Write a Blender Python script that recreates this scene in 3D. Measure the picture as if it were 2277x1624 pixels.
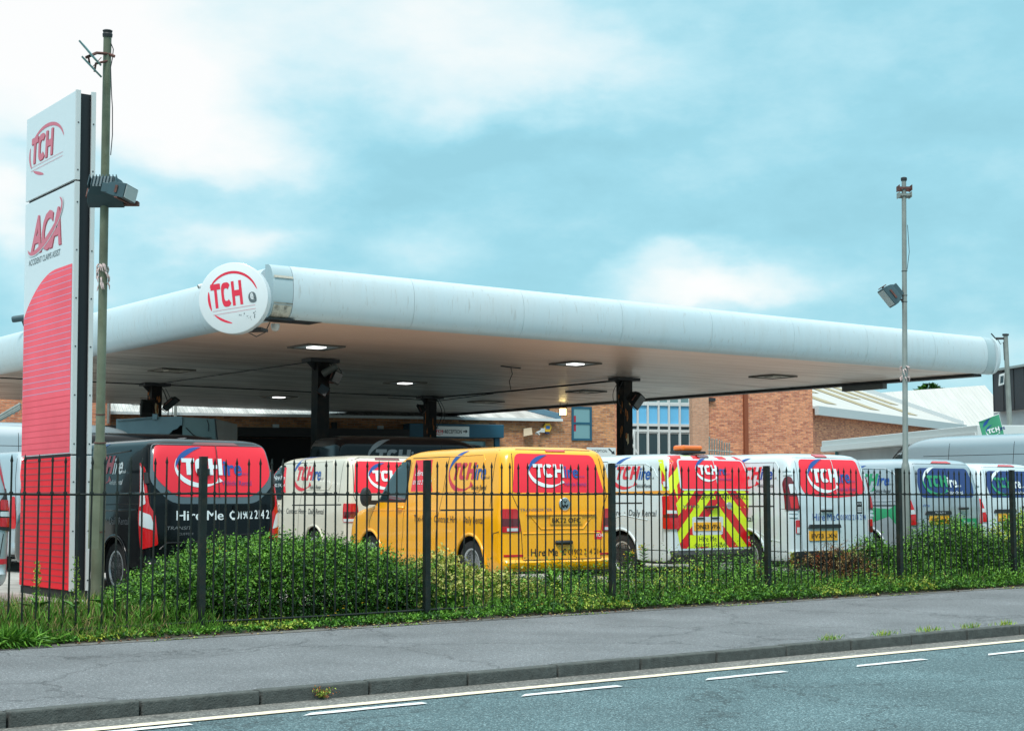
import bpy, bmesh, math, random
import numpy as np
from mathutils import Vector, Matrix
sc = bpy.context.scene
for o in list(bpy.data.objects): bpy.data.objects.remove(o)
COL = sc.collection
PI = math.pi
def S(hx):
    hx = hx.lstrip('#'); r = []
    for i in (0, 2, 4):
        c = int(hx[i:i+2], 16)/255
        r.append(c/12.92 if c <= .04045 else ((c+.055)/1.055)**2.4)
    return (r[0], r[1], r[2], 1)
# ---------------------------------------------------------------- camera
YAW, PITCH, CAMH, FPX, PW, PH = .6413, .0861, 1.41, 3341.5, 2276, 1624
cam = bpy.data.objects.new('camera', bpy.data.cameras.new('camera')); COL.objects.link(cam)
cam.location = (0, 0, CAMH); cam.rotation_euler = (PI/2+PITCH, 0, -YAW)
cam.data.sensor_width = 36; cam.data.lens = FPX/PW*36; cam.data.clip_start = .1; cam.data.clip_end = 2000
sc.camera = cam
# ---------------------------------------------------------------- sun, view
SUN_EL, SUN_AZ = math.radians(56), math.radians(229)      # azimuth clockwise from +Y
sun = bpy.data.objects.new('sun', bpy.data.lights.new('sun', 'SUN')); COL.objects.link(sun)
sun.data.energy = 1.5; sun.data.angle = math.radians(14); sun.data.color = (1, .96, .91)
sd = Vector((math.sin(SUN_AZ)*math.cos(SUN_EL), math.cos(SUN_AZ)*math.cos(SUN_EL), math.sin(SUN_EL)))
sun.rotation_euler = sd.to_track_quat('Z', 'Y').to_euler(); sun.location = (0, 0, 30)
sc.view_settings.view_transform = 'Standard'; sc.view_settings.look = 'None'
sc.view_settings.exposure = .68; sc.view_settings.gamma = 1
sc.render.resolution_x = 1024; sc.render.resolution_y = 730
# ---------------------------------------------------------------- sky
def make_world():
    w = bpy.data.worlds.new('World'); sc.world = w; w.use_nodes = True
    nt = w.node_tree; N = nt.nodes; L = nt.links; N.clear()
    def nd(t, **k):
        n = N.new(t)
        for a, b in k.items(): setattr(n, a, b)
        return n
    def put(s, v):
        if isinstance(v, bpy.types.NodeSocket): L.new(v, s)
        else: s.default_value = v
    def m(op, a, b=0., c=None, clamp=False):
        n = nd('ShaderNodeMath', operation=op, use_clamp=clamp); put(n.inputs[0], a); put(n.inputs[1], b)
        if c is not None: put(n.inputs[2], c)
        return n.outputs[0]
    sky = nd('ShaderNodeTexSky', sky_type='NISHITA', sun_disc=False)
    sky.sun_elevation = SUN_EL; sky.sun_rotation = SUN_AZ; sky.air_density = 1.2; sky.dust_density = 2
    tc = nd('ShaderNodeTexCoord')
    nz = nd('ShaderNodeTexNoise'); nz.inputs['Scale'].default_value = 5.5; nz.inputs['Detail'].default_value = 7; nz.inputs['Roughness'].default_value = .5
    mp = nd('ShaderNodeMapping'); mp.inputs['Scale'].default_value = (1, 1, 1.9)
    L.new(tc.outputs['Generated'], mp.inputs['Vector']); L.new(mp.outputs['Vector'], nz.inputs['Vector'])
    sn = nd('ShaderNodeSeparateColor'); L.new(nz.outputs['Color'], sn.inputs[0])
    sx = nd('ShaderNodeSeparateXYZ'); L.new(tc.outputs['Generated'], sx.inputs[0])
    az = m('ARCTAN2', sx.outputs[0], sx.outputs[1]); el = m('ARCSINE', sx.outputs[2])
    az = m('ADD', az, m('MULTIPLY', m('SUBTRACT', sn.outputs[0], .5), .22))
    el = m('ADD', el, m('MULTIPLY', m('SUBTRACT', sn.outputs[1], .5), .13))
    # cloud banks: (azimuth, elevation, half width, half height, amount), degrees
    banks = [(19.5, 17, 8, 5.5, 1.15), (24.5, 13.8, 3.4, 2.2, .5), (29.3, 15.6, 1.6, 1.3, -.22), (34.5, 17.5, 6, 2.6, .75), (40, 15.6, 5, 1.3, .42), (36, 13.4, 5, .8, -.26), (30, 11.9, 4, .7, -.2), (25.5, 9.6, 2.2, .6, .5), (18.5, 9.6, 1.8, 1.2, .6), (22.5, 11.5, 3, .7, -.25),
             (33.5, 9.6, 3, 1.2, .34), (45.8, 7.7, 4.2, .75, .95), (43.5, 8.8, 2.6, .5, .35), (50, 17, 6, 1.8, .14), (44, 12.4, 3.5, .7, .14), (48, 10.6, 6, 1.1, -.14), (53, 13.5, 4, 1.2, -.10), (55, 5, 3, 1, .3), (28.5, 7.5, 3, .6, .25)]
    acc = m('ADD', 0., 0.)
    for a, e, sa, se, amp in banks:
        da = m('DIVIDE', m('SUBTRACT', az, math.radians(a)), math.radians(sa))
        de = m('DIVIDE', m('SUBTRACT', el, math.radians(e)), math.radians(se))
        g = m('EXPONENT', m('MULTIPLY', m('ADD', m('MULTIPLY', da, da), m('MULTIPLY', de, de)), -1.))
        acc = m('MULTIPLY_ADD', g, amp, acc)
    # the rest of the overcast, all round
    n2 = nd('ShaderNodeTexNoise'); n2.inputs['Scale'].default_value = 2.6; n2.inputs['Detail'].default_value = 6; L.new(mp.outputs['Vector'], n2.inputs['Vector'])
    acc = m('ADD', acc, m('MULTIPLY', m('SUBTRACT', n2.outputs[0], .42), .6))
    n3 = nd('ShaderNodeTexNoise'); n3.inputs['Scale'].default_value = 13; n3.inputs['Detail'].default_value = 8; n3.inputs['Roughness'].default_value = .6; L.new(mp.outputs['Vector'], n3.inputs['Vector'])
    acc = m('ADD', acc, m('MULTIPLY', m('SUBTRACT', n3.outputs[0], .5), .55))
    n5 = nd('ShaderNodeTexNoise'); n5.inputs['Scale'].default_value = 34; n5.inputs['Detail'].default_value = 8; n5.inputs['Roughness'].default_value = .65; mp5 = nd('ShaderNodeMapping'); mp5.inputs['Scale'].default_value = (1, 1, 2.6); L.new(tc.outputs['Generated'], mp5.inputs['Vector']); L.new(mp5.outputs['Vector'], n5.inputs['Vector'])
    acc = m('ADD', acc, m('MULTIPLY', m('SUBTRACT', n5.outputs[0], .5), .16))
    up_ = m('MULTIPLY', m('SUBTRACT', sx.outputs[2], .35), 1.2, clamp=True)       # brighter overhead, as an overcast sky is
    acc = m('ADD', acc, m('ADD', up_, .11), clamp=False)
    rp = nd('ShaderNodeValToRGB'); L.new(m('MULTIPLY', acc, .9, clamp=True), rp.inputs[0])
    e = rp.color_ramp.elements; e[0].position = .0; e[0].color = (.25, .52, .61, 1); e[1].position = 1; e[1].color = (.80, .80, .79, 1)
    for p_, c in ((.12, (.275, .56, .655, 1)), (.32, (.39, .645, .72, 1)), (.52, (.56, .72, .76, 1)), (.78, (.72, .78, .78, 1))):
        q = e.new(p_); q.color = c
    K = .1
    sc_ = nd('ShaderNodeVectorMath', operation='SCALE'); L.new(rp.outputs[0], sc_.inputs[0]); L.new(m('MULTIPLY', m('ADD', m('MULTIPLY', m('MULTIPLY', m('SUBTRACT', sx.outputs[2], .36), 2., clamp=True), 1.1), 1.), .80/K), sc_.inputs['Scale'])
    mx = nd('ShaderNodeMix', data_type='RGBA'); mx.inputs[0].default_value = .93
    L.new(sky.outputs[0], mx.inputs[6]); L.new(sc_.outputs[0], mx.inputs[7])
    bg = nd('ShaderNodeBackground'); bg.inputs['Strength'].default_value = K; L.new(mx.outputs[2], bg.inputs['Color'])
    out = nd('ShaderNodeOutputWorld'); L.new(bg.outputs[0], out.inputs[0])
make_world()
# ---------------------------------------------------------------- places
FW = np.array([math.sin(YAW), math.cos(YAW)]); RT = np.array([math.cos(YAW), -math.sin(YAW)])
_cp, _sp = math.cos(PITCH), math.sin(PITCH)
def ray(u, v):
    f = np.array([FW[0]*_cp, FW[1]*_cp, _sp]); up = np.array([-FW[0]*_sp, -FW[1]*_sp, _cp]); r = np.array([RT[0], RT[1], 0])
    return f+r*(u-PW/2)/FPX-up*(v-PH/2)/FPX
def at(u, v, D):
    "site point seen at (u, v) of the plan drawing, D metres out"
    d = ray(u, v); return np.array([0, 0, CAMH])+d*D/(d[:2]@FW)
def on(u, v, ax, val):
    d = ray(u, v); o = np.array([0, 0, CAMH]); return o+d*(val-o[ax])/d[ax]
# ---------------------------------------------------------------- materials
MATS = {}
def nodes(m): m.use_nodes = True; return m.node_tree.nodes, m.node_tree.links, m.node_tree.nodes['Principled BSDF']
def mat(name, col, rough=.5, metal=0., coat=0., var=.0, vscale=6., bump=0., bscale=60., emit=0., spec=.5, trans=0., dirt=0., dcol=(.06, .05, .04, 1), dscale=2.5, alpha=1.):
    if name in MATS: return MATS[name]
    m = bpy.data.materials.new(name); MATS[name] = m; N, L, b = nodes(m)
    if isinstance(col, str): col = S(col)
    b.inputs['Base Color'].default_value = col; b.inputs['Roughness'].default_value = rough; b.inputs['Metallic'].default_value = metal
    b.inputs['Coat Weight'].default_value = coat; b.inputs['Coat Roughness'].default_value = .05; b.inputs['Specular IOR Level'].default_value = spec
    b.inputs['Transmission Weight'].default_value = trans
    tc = N.new('ShaderNodeTexCoord'); last = None
    def noise(s, d=5):
        n = N.new('ShaderNodeTexNoise'); n.inputs['Scale'].default_value = s; n.inputs['Detail'].default_value = d; L.new(tc.outputs['Object'], n.inputs['Vector']); return n
    if var:
        n = noise(vscale); r = N.new('ShaderNodeValToRGB'); L.new(n.outputs[0], r.inputs[0])
        r.color_ramp.elements[0].position = .3; r.color_ramp.elements[1].position = .7
        r.color_ramp.elements[0].color = tuple(c*(1-var) for c in col[:3])+(1,); r.color_ramp.elements[1].color = tuple(min(1, c*(1+var)) for c in col[:3])+(1,)
        last = r.outputs[0]
    if dirt:
        n = noise(dscale, 9); n.inputs['Roughness'].default_value = .7; r = N.new('ShaderNodeValToRGB'); L.new(n.outputs[0], r.inputs[0])
        r.color_ramp.elements[0].position = .48; r.color_ramp.elements[1].position = .72; r.color_ramp.elements[1].color = (dirt, dirt, dirt, 1)
        mx = N.new('ShaderNodeMix'); mx.data_type = 'RGBA'; L.new(r.outputs[0], mx.inputs[0]); mx.inputs[6].default_value = col; mx.inputs[7].default_value = dcol
        if last: L.new(last, mx.inputs[6])
        last = mx.outputs[2]
    if last: L.new(last, b.inputs['Base Color'])
    if bump:
        n = noise(bscale); bp = N.new('ShaderNodeBump'); bp.inputs['Strength'].default_value = bump; bp.inputs['Distance'].default_value = .01
        L.new(n.outputs[0], bp.inputs['Height']); L.new(bp.outputs[0], b.inputs['Normal'])
    if emit: b.inputs['Emission Color'].default_value = col; b.inputs['Emission Strength'].default_value = emit
    return m
def asphalt(name, base, grains, sc1, patch, speck=.35, bumps=.6):
    m = bpy.data.materials.new(name); MATS[name] = m; N, L, b = nodes(m)
    tc = N.new('ShaderNodeTexCoord')
    def noise(s, d=3, r=.5):
        n = N.new('ShaderNodeTexNoise'); n.inputs['Scale'].default_value = s; n.inputs['Detail'].default_value = d; n.inputs['Roughness'].default_value = r; L.new(tc.outputs['Object'], n.inputs['Vector']); return n
    v = N.new('ShaderNodeTexVoronoi'); v.inputs['Scale'].default_value = sc1; L.new(tc.outputs['Object'], v.inputs['Vector'])
    r = N.new('ShaderNodeValToRGB'); L.new(v.outputs['Color'], r.inputs[0]); E_ = r.color_ramp.elements
    E_[0].color = tuple(c*(1-speck) for c in base)+(1,); E_[1].color = tuple(c for c in grains)+(1,); E_[1].position = 1; q = E_.new(.7); q.color = tuple(base)+(1,)
    n = noise(.9, 6); r2 = N.new('ShaderNodeValToRGB'); L.new(n.outputs[0], r2.inputs[0]); r2.color_ramp.elements[0].position = .3; r2.color_ramp.elements[1].position = .7
    r2.color_ramp.elements[0].color = (1-patch, 1-patch, 1-patch, 1); r2.color_ramp.elements[1].color = (1+patch, 1+patch, 1+patch, 1)
    mx = N.new('ShaderNodeMix'); mx.data_type = 'RGBA'; mx.blend_type = 'MULTIPLY'; mx.inputs[0].default_value = 1; L.new(r.outputs[0], mx.inputs[6]); L.new(r2.outputs[0], mx.inputs[7])
    n4 = noise(30, 4, .7); r4 = N.new('ShaderNodeValToRGB'); L.new(n4.outputs[0], r4.inputs[0]); r4.color_ramp.elements[0].position = .3; r4.color_ramp.elements[1].position = .7
    r4.color_ramp.elements[0].color = (.74, .74, .74, 1); r4.color_ramp.elements[1].color = (1.25, 1.25, 1.25, 1)
    mx2 = N.new('ShaderNodeMix'); mx2.data_type = 'RGBA'; mx2.blend_type = 'MULTIPLY'; mx2.inputs[0].default_value = 1; L.new(mx.outputs[2], mx2.inputs[6]); L.new(r4.outputs[0], mx2.inputs[7])
    # hairline cracks
    wv = N.new('ShaderNodeTexVoronoi'); wv.feature = 'DISTANCE_TO_EDGE'; wv.inputs['Scale'].default_value = .42
    nn = noise(2.2, 6, .65); mp = N.new('ShaderNodeVectorMath'); mp.operation = 'MULTIPLY_ADD'; L.new(nn.outputs['Color'], mp.inputs[0]); mp.inputs[1].default_value = (.9, .9, .9); L.new(tc.outputs['Object'], mp.inputs[2]); L.new(mp.outputs[0], wv.inputs['Vector'])
    r3 = N.new('ShaderNodeValToRGB'); L.new(wv.outputs[0], r3.inputs[0]); r3.color_ramp.elements[0].color = (.38, .38, .38, 1); r3.color_ramp.elements[1].color = (1, 1, 1, 1); r3.color_ramp.elements[1].position = .012
    mx3 = N.new('ShaderNodeMix'); mx3.data_type = 'RGBA'; mx3.blend_type = 'MULTIPLY'; mx3.inputs[0].default_value = .8; L.new(mx2.outputs[2], mx3.inputs[6]); L.new(r3.outputs[0], mx3.inputs[7])
    L.new(mx3.outputs[2], b.inputs['Base Color']); b.inputs['Roughness'].default_value = .85
    bp = N.new('ShaderNodeBump'); bp.inputs['Strength'].default_value = bumps; bp.inputs['Distance'].default_value = .008; L.new(v.outputs['Distance'], bp.inputs['Height']); L.new(bp.outputs[0], b.inputs['Normal'])
    return m
def brickmat(name, c1, c2, mortar, dark=.35):
    m = bpy.data.materials.new(name); MATS[name] = m; N, L, b = nodes(m)
    tc = N.new('ShaderNodeTexCoord'); sp = N.new('ShaderNodeSeparateXYZ'); cb = N.new('ShaderNodeCombineXYZ')
    L.new(tc.outputs['Object'], sp.inputs[0]); ad = N.new('ShaderNodeMath'); L.new(sp.outputs[0], ad.inputs[0]); L.new(sp.outputs[1], ad.inputs[1])
    L.new(ad.outputs[0], cb.inputs[0]); L.new(sp.outputs[2], cb.inputs[1])
    br = N.new('ShaderNodeTexBrick'); L.new(cb.outputs[0], br.inputs['Vector']); br.inputs['Scale'].default_value = 1; br.inputs['Brick Width'].default_value = .30; br.inputs['Row Height'].default_value = .10
    br.inputs['Mortar Size'].default_value = .010; br.inputs['Color1'].default_value = c1; br.inputs['Color2'].default_value = c2; br.inputs['Mortar'].default_value = mortar; br.inputs['Bias'].default_value = .0
    n = N.new('ShaderNodeTexNoise'); n.inputs['Scale'].default_value = 3.2; n.inputs['Detail'].default_value = 8; n.inputs['Roughness'].default_value = .7
    mp = N.new('ShaderNodeMapping'); mp.inputs['Scale'].default_value = (1.6, 4.5, 1); L.new(cb.outputs[0], mp.inputs[0]); L.new(mp.outputs[0], n.inputs['Vector'])
    r = N.new('ShaderNodeValToRGB'); L.new(n.outputs[0], r.inputs[0]); r.color_ramp.elements[0].position = .34; r.color_ramp.elements[1].position = .56; r.color_ramp.elements[0].color = (dark, dark, dark, 1); r.color_ramp.elements[1].color = (1.1, 1.1, 1.1, 1)
    mx = N.new('ShaderNodeMix'); mx.data_type = 'RGBA'; mx.blend_type = 'MULTIPLY'; mx.inputs[0].default_value = .8; L.new(br.outputs[0], mx.inputs[6]); L.new(r.outputs[0], mx.inputs[7])
    L.new(mx.outputs[2], b.inputs['Base Color']); b.inputs['Roughness'].default_value = .85
    return m
# ---------------------------------------------------------------- objects
THM = {}
def tag(o, label=None, cat=None, group=None, kind=None):
    if label: o['label'] = label
    if cat: o['category'] = cat
    if group: o['group'] = group
    if kind: o['kind'] = kind
    return o
def thing(name, label, cat, loc=(0, 0, 0), rz=0, group=None):
    o = bpy.data.objects.new(name, None); COL.objects.link(o); o.empty_display_size = .1
    o.location = Vector([float(x) for x in loc]); o.rotation_euler = (0, 0, rz)
    THM[o.name] = Matrix.Translation(o.location) @ Matrix.Rotation(rz, 4, 'Z')
    return tag(o, label, cat, group)
def root_of(o):
    while o.parent: o = o.parent
    return o
class MB:
    def __init__(s): s.v = []; s.f = []; s.m = []; s.mi = 0
    def add(s, vs, fs, mi=None):
        b = len(s.v); s.v += [tuple(map(float, p)) for p in vs]; s.f += [tuple(i+b for i in f) for f in fs]; s.m += [s.mi if mi is None else mi]*len(fs); return s
    def box(s, x0, x1, y0, y1, z0, z1, mi=None):
        return s.add([(x0, y0, z0), (x1, y0, z0), (x1, y1, z0), (x0, y1, z0), (x0, y0, z1), (x1, y0, z1), (x1, y1, z1), (x0, y1, z1)],
                     [(0, 3, 2, 1), (4, 5, 6, 7), (0, 1, 5, 4), (1, 2, 6, 5), (2, 3, 7, 6), (3, 0, 4, 7)], mi)
    def obox(s, c, ax, ay, az, mi=None):
        c, ax, ay, az = [np.array(q, float) for q in (c, ax, ay, az)]
        vs = [c+a*ax+b*ay+d*az for d in (-.5, .5) for a, b in ((-.5, -.5), (.5, -.5), (.5, .5), (-.5, .5))]
        return s.add(vs, [(0, 3, 2, 1), (4, 5, 6, 7), (0, 1, 5, 4), (1, 2, 6, 5), (2, 3, 7, 6), (3, 0, 4, 7)], mi)
    def tube(s, pts, r, n=8, mi=None, cap=True):
        pts = [np.array(p, float) for p in pts]; rs = r if isinstance(r, (list, tuple)) else [r]*len(pts)
        vs = []; prev = None
        for i, p in enumerate(pts):
            t = pts[min(i+1, len(pts)-1)]-pts[max(i-1, 0)]; t = t/(np.linalg.norm(t)+1e-9)
            if prev is None:
                a = np.cross(t, (0, 0, 1.)); 
                if np.linalg.norm(a) < 1e-3: a = np.array([1., 0, 0])
            else: a = prev-t*(prev@t)
            a = a/np.linalg.norm(a); prev = a; b = np.cross(t, a)
            vs += [p+rs[i]*(math.cos(k*2*PI/n)*a+math.sin(k*2*PI/n)*b) for k in range(n)]
        fs = [(i*n+k, i*n+(k+1) % n, (i+1)*n+(k+1) % n, (i+1)*n+k) for i in range(len(pts)-1) for k in range(n)]
        if cap: fs += [tuple(range(n))[::-1], tuple((len(pts)-1)*n+k for k in range(n))]
        return s.add(vs, fs, mi)
    def prism(s, poly, ext, mi=None):
        "poly: list of 3-D points, ext: extrusion vector"
        n = len(poly); e = np.array(ext, float); a = [np.array(p, float) for p in poly]
        return s.add(a+[p+e for p in a], [tuple(range(n))[::-1], tuple(range(n, 2*n))]+[(i, (i+1) % n, n+(i+1) % n, n+i) for i in range(n)], mi)
    def lathe(s, prof, c, axis='y', n=24, mi=None):
        "prof: (radius, along)"
        vs = []
        for r, a in prof:
            for k in range(n):
                t = k*2*PI/n; p = (r*math.cos(t), a, r*math.sin(t)) if axis == 'y' else ((r*math.cos(t), r*math.sin(t), a) if axis == 'z' else (a, r*math.cos(t), r*math.sin(t)))
                vs.append((p[0]+c[0], p[1]+c[1], p[2]+c[2]))
        fs = [(i*n+k, i*n+(k+1) % n, (i+1)*n+(k+1) % n, (i+1)*n+k) for i in range(len(prof)-1) for k in range(n)]
        fs += [tuple(range(n)), tuple((len(prof)-1)*n+k for k in range(n))[::-1]]
        return s.add(vs, fs, mi)
    def build(s, name, mats, parent=None, smooth=None, world=False, bevel=0, fix=True):
        me = bpy.data.meshes.new(name)
        V = np.array(s.v, float).reshape(-1, 3)
        if parent is not None and world:
            M = np.array(THM[root_of(parent).name].inverted()); V = V@M[:3, :3].T+M[:3, 3]
        me.from_pydata(V.tolist(), [], s.f)
        for m_ in (mats if isinstance(mats, (list, tuple)) else [mats]): me.materials.append(m_)
        me.polygons.foreach_set('material_index', s.m)
        if fix and len(s.f) < 60000:
            bm = bmesh.new(); bm.from_mesh(me); bmesh.ops.recalc_face_normals(bm, faces=bm.faces); bm.to_mesh(me); bm.free()
        if smooth is not None:
            me.polygons.foreach_set('use_smooth', [True]*len(me.polygons)); me.set_sharp_from_angle(angle=math.radians(smooth))
        me.update()
        o = bpy.data.objects.new(name, me); COL.objects.link(o)
        if parent is not None: o.parent = parent
        if bevel:
            b = o.modifiers.new('edge', 'BEVEL'); b.width = bevel; b.segments = 2; b.limit_method = 'ANGLE'; b.angle_limit = math.radians(40)
        return o
def copy_tree(o, parent=None):
    c = o.copy(); COL.objects.link(c); c.parent = parent
    if o.name in THM: THM[c.name] = THM[o.name].copy()
    for ch in o.children: copy_tree(ch, c)
    return c
# ---------------------------------------------------------------- lettering
_tc = {}
def text2d(s, h=1., bold=0., shear=0., sx=1., gap=1.):
    key = (s, bold, shear, gap)
    if key not in _tc:
        cu = bpy.data.curves.new('t', 'FONT'); cu.body = s; cu.size = 1; cu.resolution_u = 3; cu.offset = bold; cu.shear = shear; cu.space_character = gap; cu.fill_mode = 'FRONT'
        o = bpy.data.objects.new('t', cu); me = o.to_mesh()
        V = np.array([v.co[:2] for v in me.vertices]); F = [tuple(p.vertices) for p in me.polygons]; o.to_mesh_clear(); bpy.data.objects.remove(o); bpy.data.curves.remove(cu)
        _tc[key] = (V, F)
    V, F = _tc[key]; V = V.copy(); V[:, 0] -= V[:, 0].min(); k = h/.729
    return V*np.array([k*sx, k]), F
def quadgrid(a, b, c, d, nu=2, nv=2):
    a, b, c, d = [np.array(q, float) for q in (a, b, c, d)]; V = []; F = []
    for j in range(nv+1):
        for i in range(nu+1):
            u, v = i/nu, j/nv; V.append((a*(1-u)+b*u)*(1-v)+(d*(1-u)+c*u)*v)
    for j in range(nv):
        for i in range(nu): k = j*(nu+1)+i; F.append((k, k+1, k+nu+2, k+nu+1))
    return np.array(V), F
def patch2d(poly, nu=16, nv=8):
    "convex outline filled with a grid of columns"
    P = np.array(poly, float); x0, x1 = P[:, 0].min(), P[:, 0].max()
    xs = np.unique(np.concatenate([np.linspace(x0, x1, nu+1), P[:, 0]])); xs = xs[np.concatenate([[True], np.diff(xs) > 1e-5])]
    V = []; n = len(P)
    for x in xs:
        ys = []
        for i in range(n):
            a, b = P[i], P[(i+1) % n]
            lo, hi = min(a[0], b[0]), max(a[0], b[0])
            if lo-1e-6 <= x <= hi+1e-6:
                if hi-lo < 1e-9: ys += [a[1], b[1]]
                else: ys.append(a[1]+(b[1]-a[1])*(x-a[0])/(b[0]-a[0]))
        lo, hi = min(ys), max(ys)
        for j in range(nv+1): V.append((x, lo+(hi-lo)*j/nv))
    F = [(i*(nv+1)+j, (i+1)*(nv+1)+j, (i+1)*(nv+1)+j+1, i*(nv+1)+j+1) for i in range(len(xs)-1) for j in range(nv)]
    rim = [i*(nv+1) for i in range(len(xs))]+[(len(xs)-1)*(nv+1)+j for j in range(1, nv+1)]+[i*(nv+1)+nv for i in range(len(xs)-2, -1, -1)]+[j for j in range(nv-1, 0, -1)]
    return np.array(V), F, rim
def rounded(poly, r, n=4):
    "round the corners of a convex outline; r is one radius or a list"
    P = [np.array(p, float) for p in poly]; out = []; N_ = len(P)
    for i in range(N_):
        a, b, c = P[i-1], P[i], P[(i+1) % N_]; rr = r[i] if isinstance(r, (list, tuple)) else r
        u = (a-b)/np.linalg.norm(a-b); w = (c-b)/np.linalg.norm(c-b); rr = min(rr, np.linalg.norm(a-b)*.49, np.linalg.norm(c-b)*.49)
        for k in range(n+1):
            t = k/n; out.append((b+u*rr)*(1-t)**2+b*2*t*(1-t)+(b+w*rr)*t*t)
    return out
def clip(poly, A, B, keep=1):
    out = []; A = np.array(A, float); B = np.array(B, float)
    side = lambda p: keep*((B[0]-A[0])*(p[1]-A[1])-(B[1]-A[1])*(p[0]-A[0]))
    for i in range(len(poly)):
        p, q = np.array(poly[i], float), np.array(poly[(i+1) % len(poly)], float); sp_, sq = side(p), side(q)
        if sp_ >= 0: out.append(p)
        if sp_*sq < 0: out.append(p+(q-p)*sp_/(sp_-sq))
    return out
def crescent(c, a, b, t0, t1, th, n=28, pw=1., tilt=0):
    "tapering arc on an ellipse, thickness inward"
    V = []; F = []
    for i in range(n+1):
        t = math.radians(t0+(t1-t0)*i/n); k = th*math.sin(PI*i/n)**pw if pw > 0 else th*min(1, .15+i/n*1.6)
        ct, st = math.cos(t), math.sin(t)
        V += [(c[0]+a*ct+tilt*b*st, c[1]+b*st), (c[0]+(a-k)*ct+tilt*(b-k)*st, c[1]+(b-k)*st)]
    return np.array(V), [(2*i, 2*i+2, 2*i+3, 2*i+1) for i in range(n)]
def bar(x0, x1, y0, y1): return quadgrid((x0, y0), (x1, y0), (x1, y1), (x0, y1), max(1, int((x1-x0)*4)), max(1, int((y1-y0)*4)))
def letters_tch(shear=0, fat=.31):
    L_ = []
    L_ += [bar(0, .95, .76, 1), bar(.33, .33+fat+.02, 0, .76)]
    V = []; F = []; n = 20
    for i in range(n+1):                                      # C
        t = math.radians(38+(322-38)*i/n); ct, st = math.cos(t), math.sin(t)
        q = lambda a, b: (1.47+a*math.copysign(abs(ct)**.62, ct), .5+b*math.copysign(abs(st)**.62, st))
        V += [q(.47, .5), q(.47-fat, .5-.24)]
    L_.append((np.array(V), [(2*i, 2*i+2, 2*i+3, 2*i+1) for i in range(n)]))
    L_ += [bar(2.02, 2.02+fat+.02, 0, 1), bar(2.74, 2.74+fat+.02, 0, 1), bar(2.02+fat+.02, 2.74, .38, .62)]
    for V, F in L_:
        V = V.copy(); V[:, 0] += shear*V[:, 1]; yield V, F
def logo(put, o, h, tch, ire, arc1, arc2, shear=0., small=None, web=None, full=True, lay=0., sub_at=(2.95, -.62)):
    "put(V, F, colour, lift); o: lower left of the T, h: cap height"
    o = np.array(o, float); T = lambda V: V*np.array([h*.87, h])+o
    V, F = crescent((1.35, .46), 1.88, 1.22, 152, 318, .30); put(T(V), F, arc2, lay)
    V, F = crescent((1.40, .52), 1.86, 1.18, 84, 186, .33); put(T(V), F, arc1, lay+.0015)
    V = np.array([(2.55, -.50), (3.08, -.38), (2.72, -.12)]) if shear == 0 else np.array([(2.6, -.52), (3.15, -.36), (2.75, -.1)])
    put(T(V), [(0, 1, 2)], arc2, lay+.0015)
    for V, F in letters_tch(shear): put(T(V), F, tch, lay+.003)
    V, F = text2d('ire', 1., .022, shear*.6); put(T(V*np.array([1.02, .96])+np.array([3.14+shear*.3, 0])), F, ire, lay+.003)
    if web: V, F = text2d('.co.uk', .2, 0., shear*.5); put(T(V+np.array([4.6, .02])), F, web, lay+.003)
    if small: V, F = text2d('Vehicle Rental', .30, 0.006, .25 if shear else 0, .86 if shear else 1.0); put(T(V+np.array(sub_at)), F, small, lay+.003)
def phone(put, o, h, colr, lay=.003):
    V, F = crescent((.62*h+o[0], .5*h+o[1]), .62*h, .5*h, 110, 250, .2*h, pw=.35, n=12); put(V, F, colr, lay)
    for y in (.78, .0): V, F = quadgrid((o[0]+.28*h, o[1]+y*h), (o[0]+.62*h, o[1]+(y-.04)*h), (o[0]+.66*h, o[1]+(y+.2)*h), (o[0]+.34*h, o[1]+(y+.24)*h), 1, 1); put(V, F, colr, lay+.001)
class Decal:
    "flat coloured shapes mapped on to a surface, one mesh, one slot per colour"
    def __init__(s, fn, off=.003): s.fn = fn; s.off = off; s.mb = MB(); s.slots = []
    def put(s, V, F, colr, lift=0.):
        if colr not in s.slots: s.slots.append(colr)
        s.mb.add(s.fn(V[:, 0], V[:, 1], s.off+lift), F, s.slots.index(colr))
    def text(s, t, o, h, colr, bold=0., shear=0., sx=1., lift=.003, gap=1., width=None):
        V, F = text2d(t, h, 0., shear, sx, gap)
        if width: V[:, 0] *= width/V[:, 0].max()
        n = 1 if bold < .004 else (2 if bold < .012 else 3); o = np.array(o, float)          # heavier weights: the same letters laid side by side
        for i in range(n): s.put(V+o+np.array([(i-(n-1)/2)*bold*h*1.6, 0]), F, colr, lift+i*.0003)
    def poly(s, P, colr, lift=0., nu=12, nv=6): V, F, _ = patch2d(P, nu, nv); s.put(V, F, colr, lift)
    def build(s, name, parent, world=False): return s.mb.build(name, [FILM[c] for c in s.slots], parent, world=world, fix=False)
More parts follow.
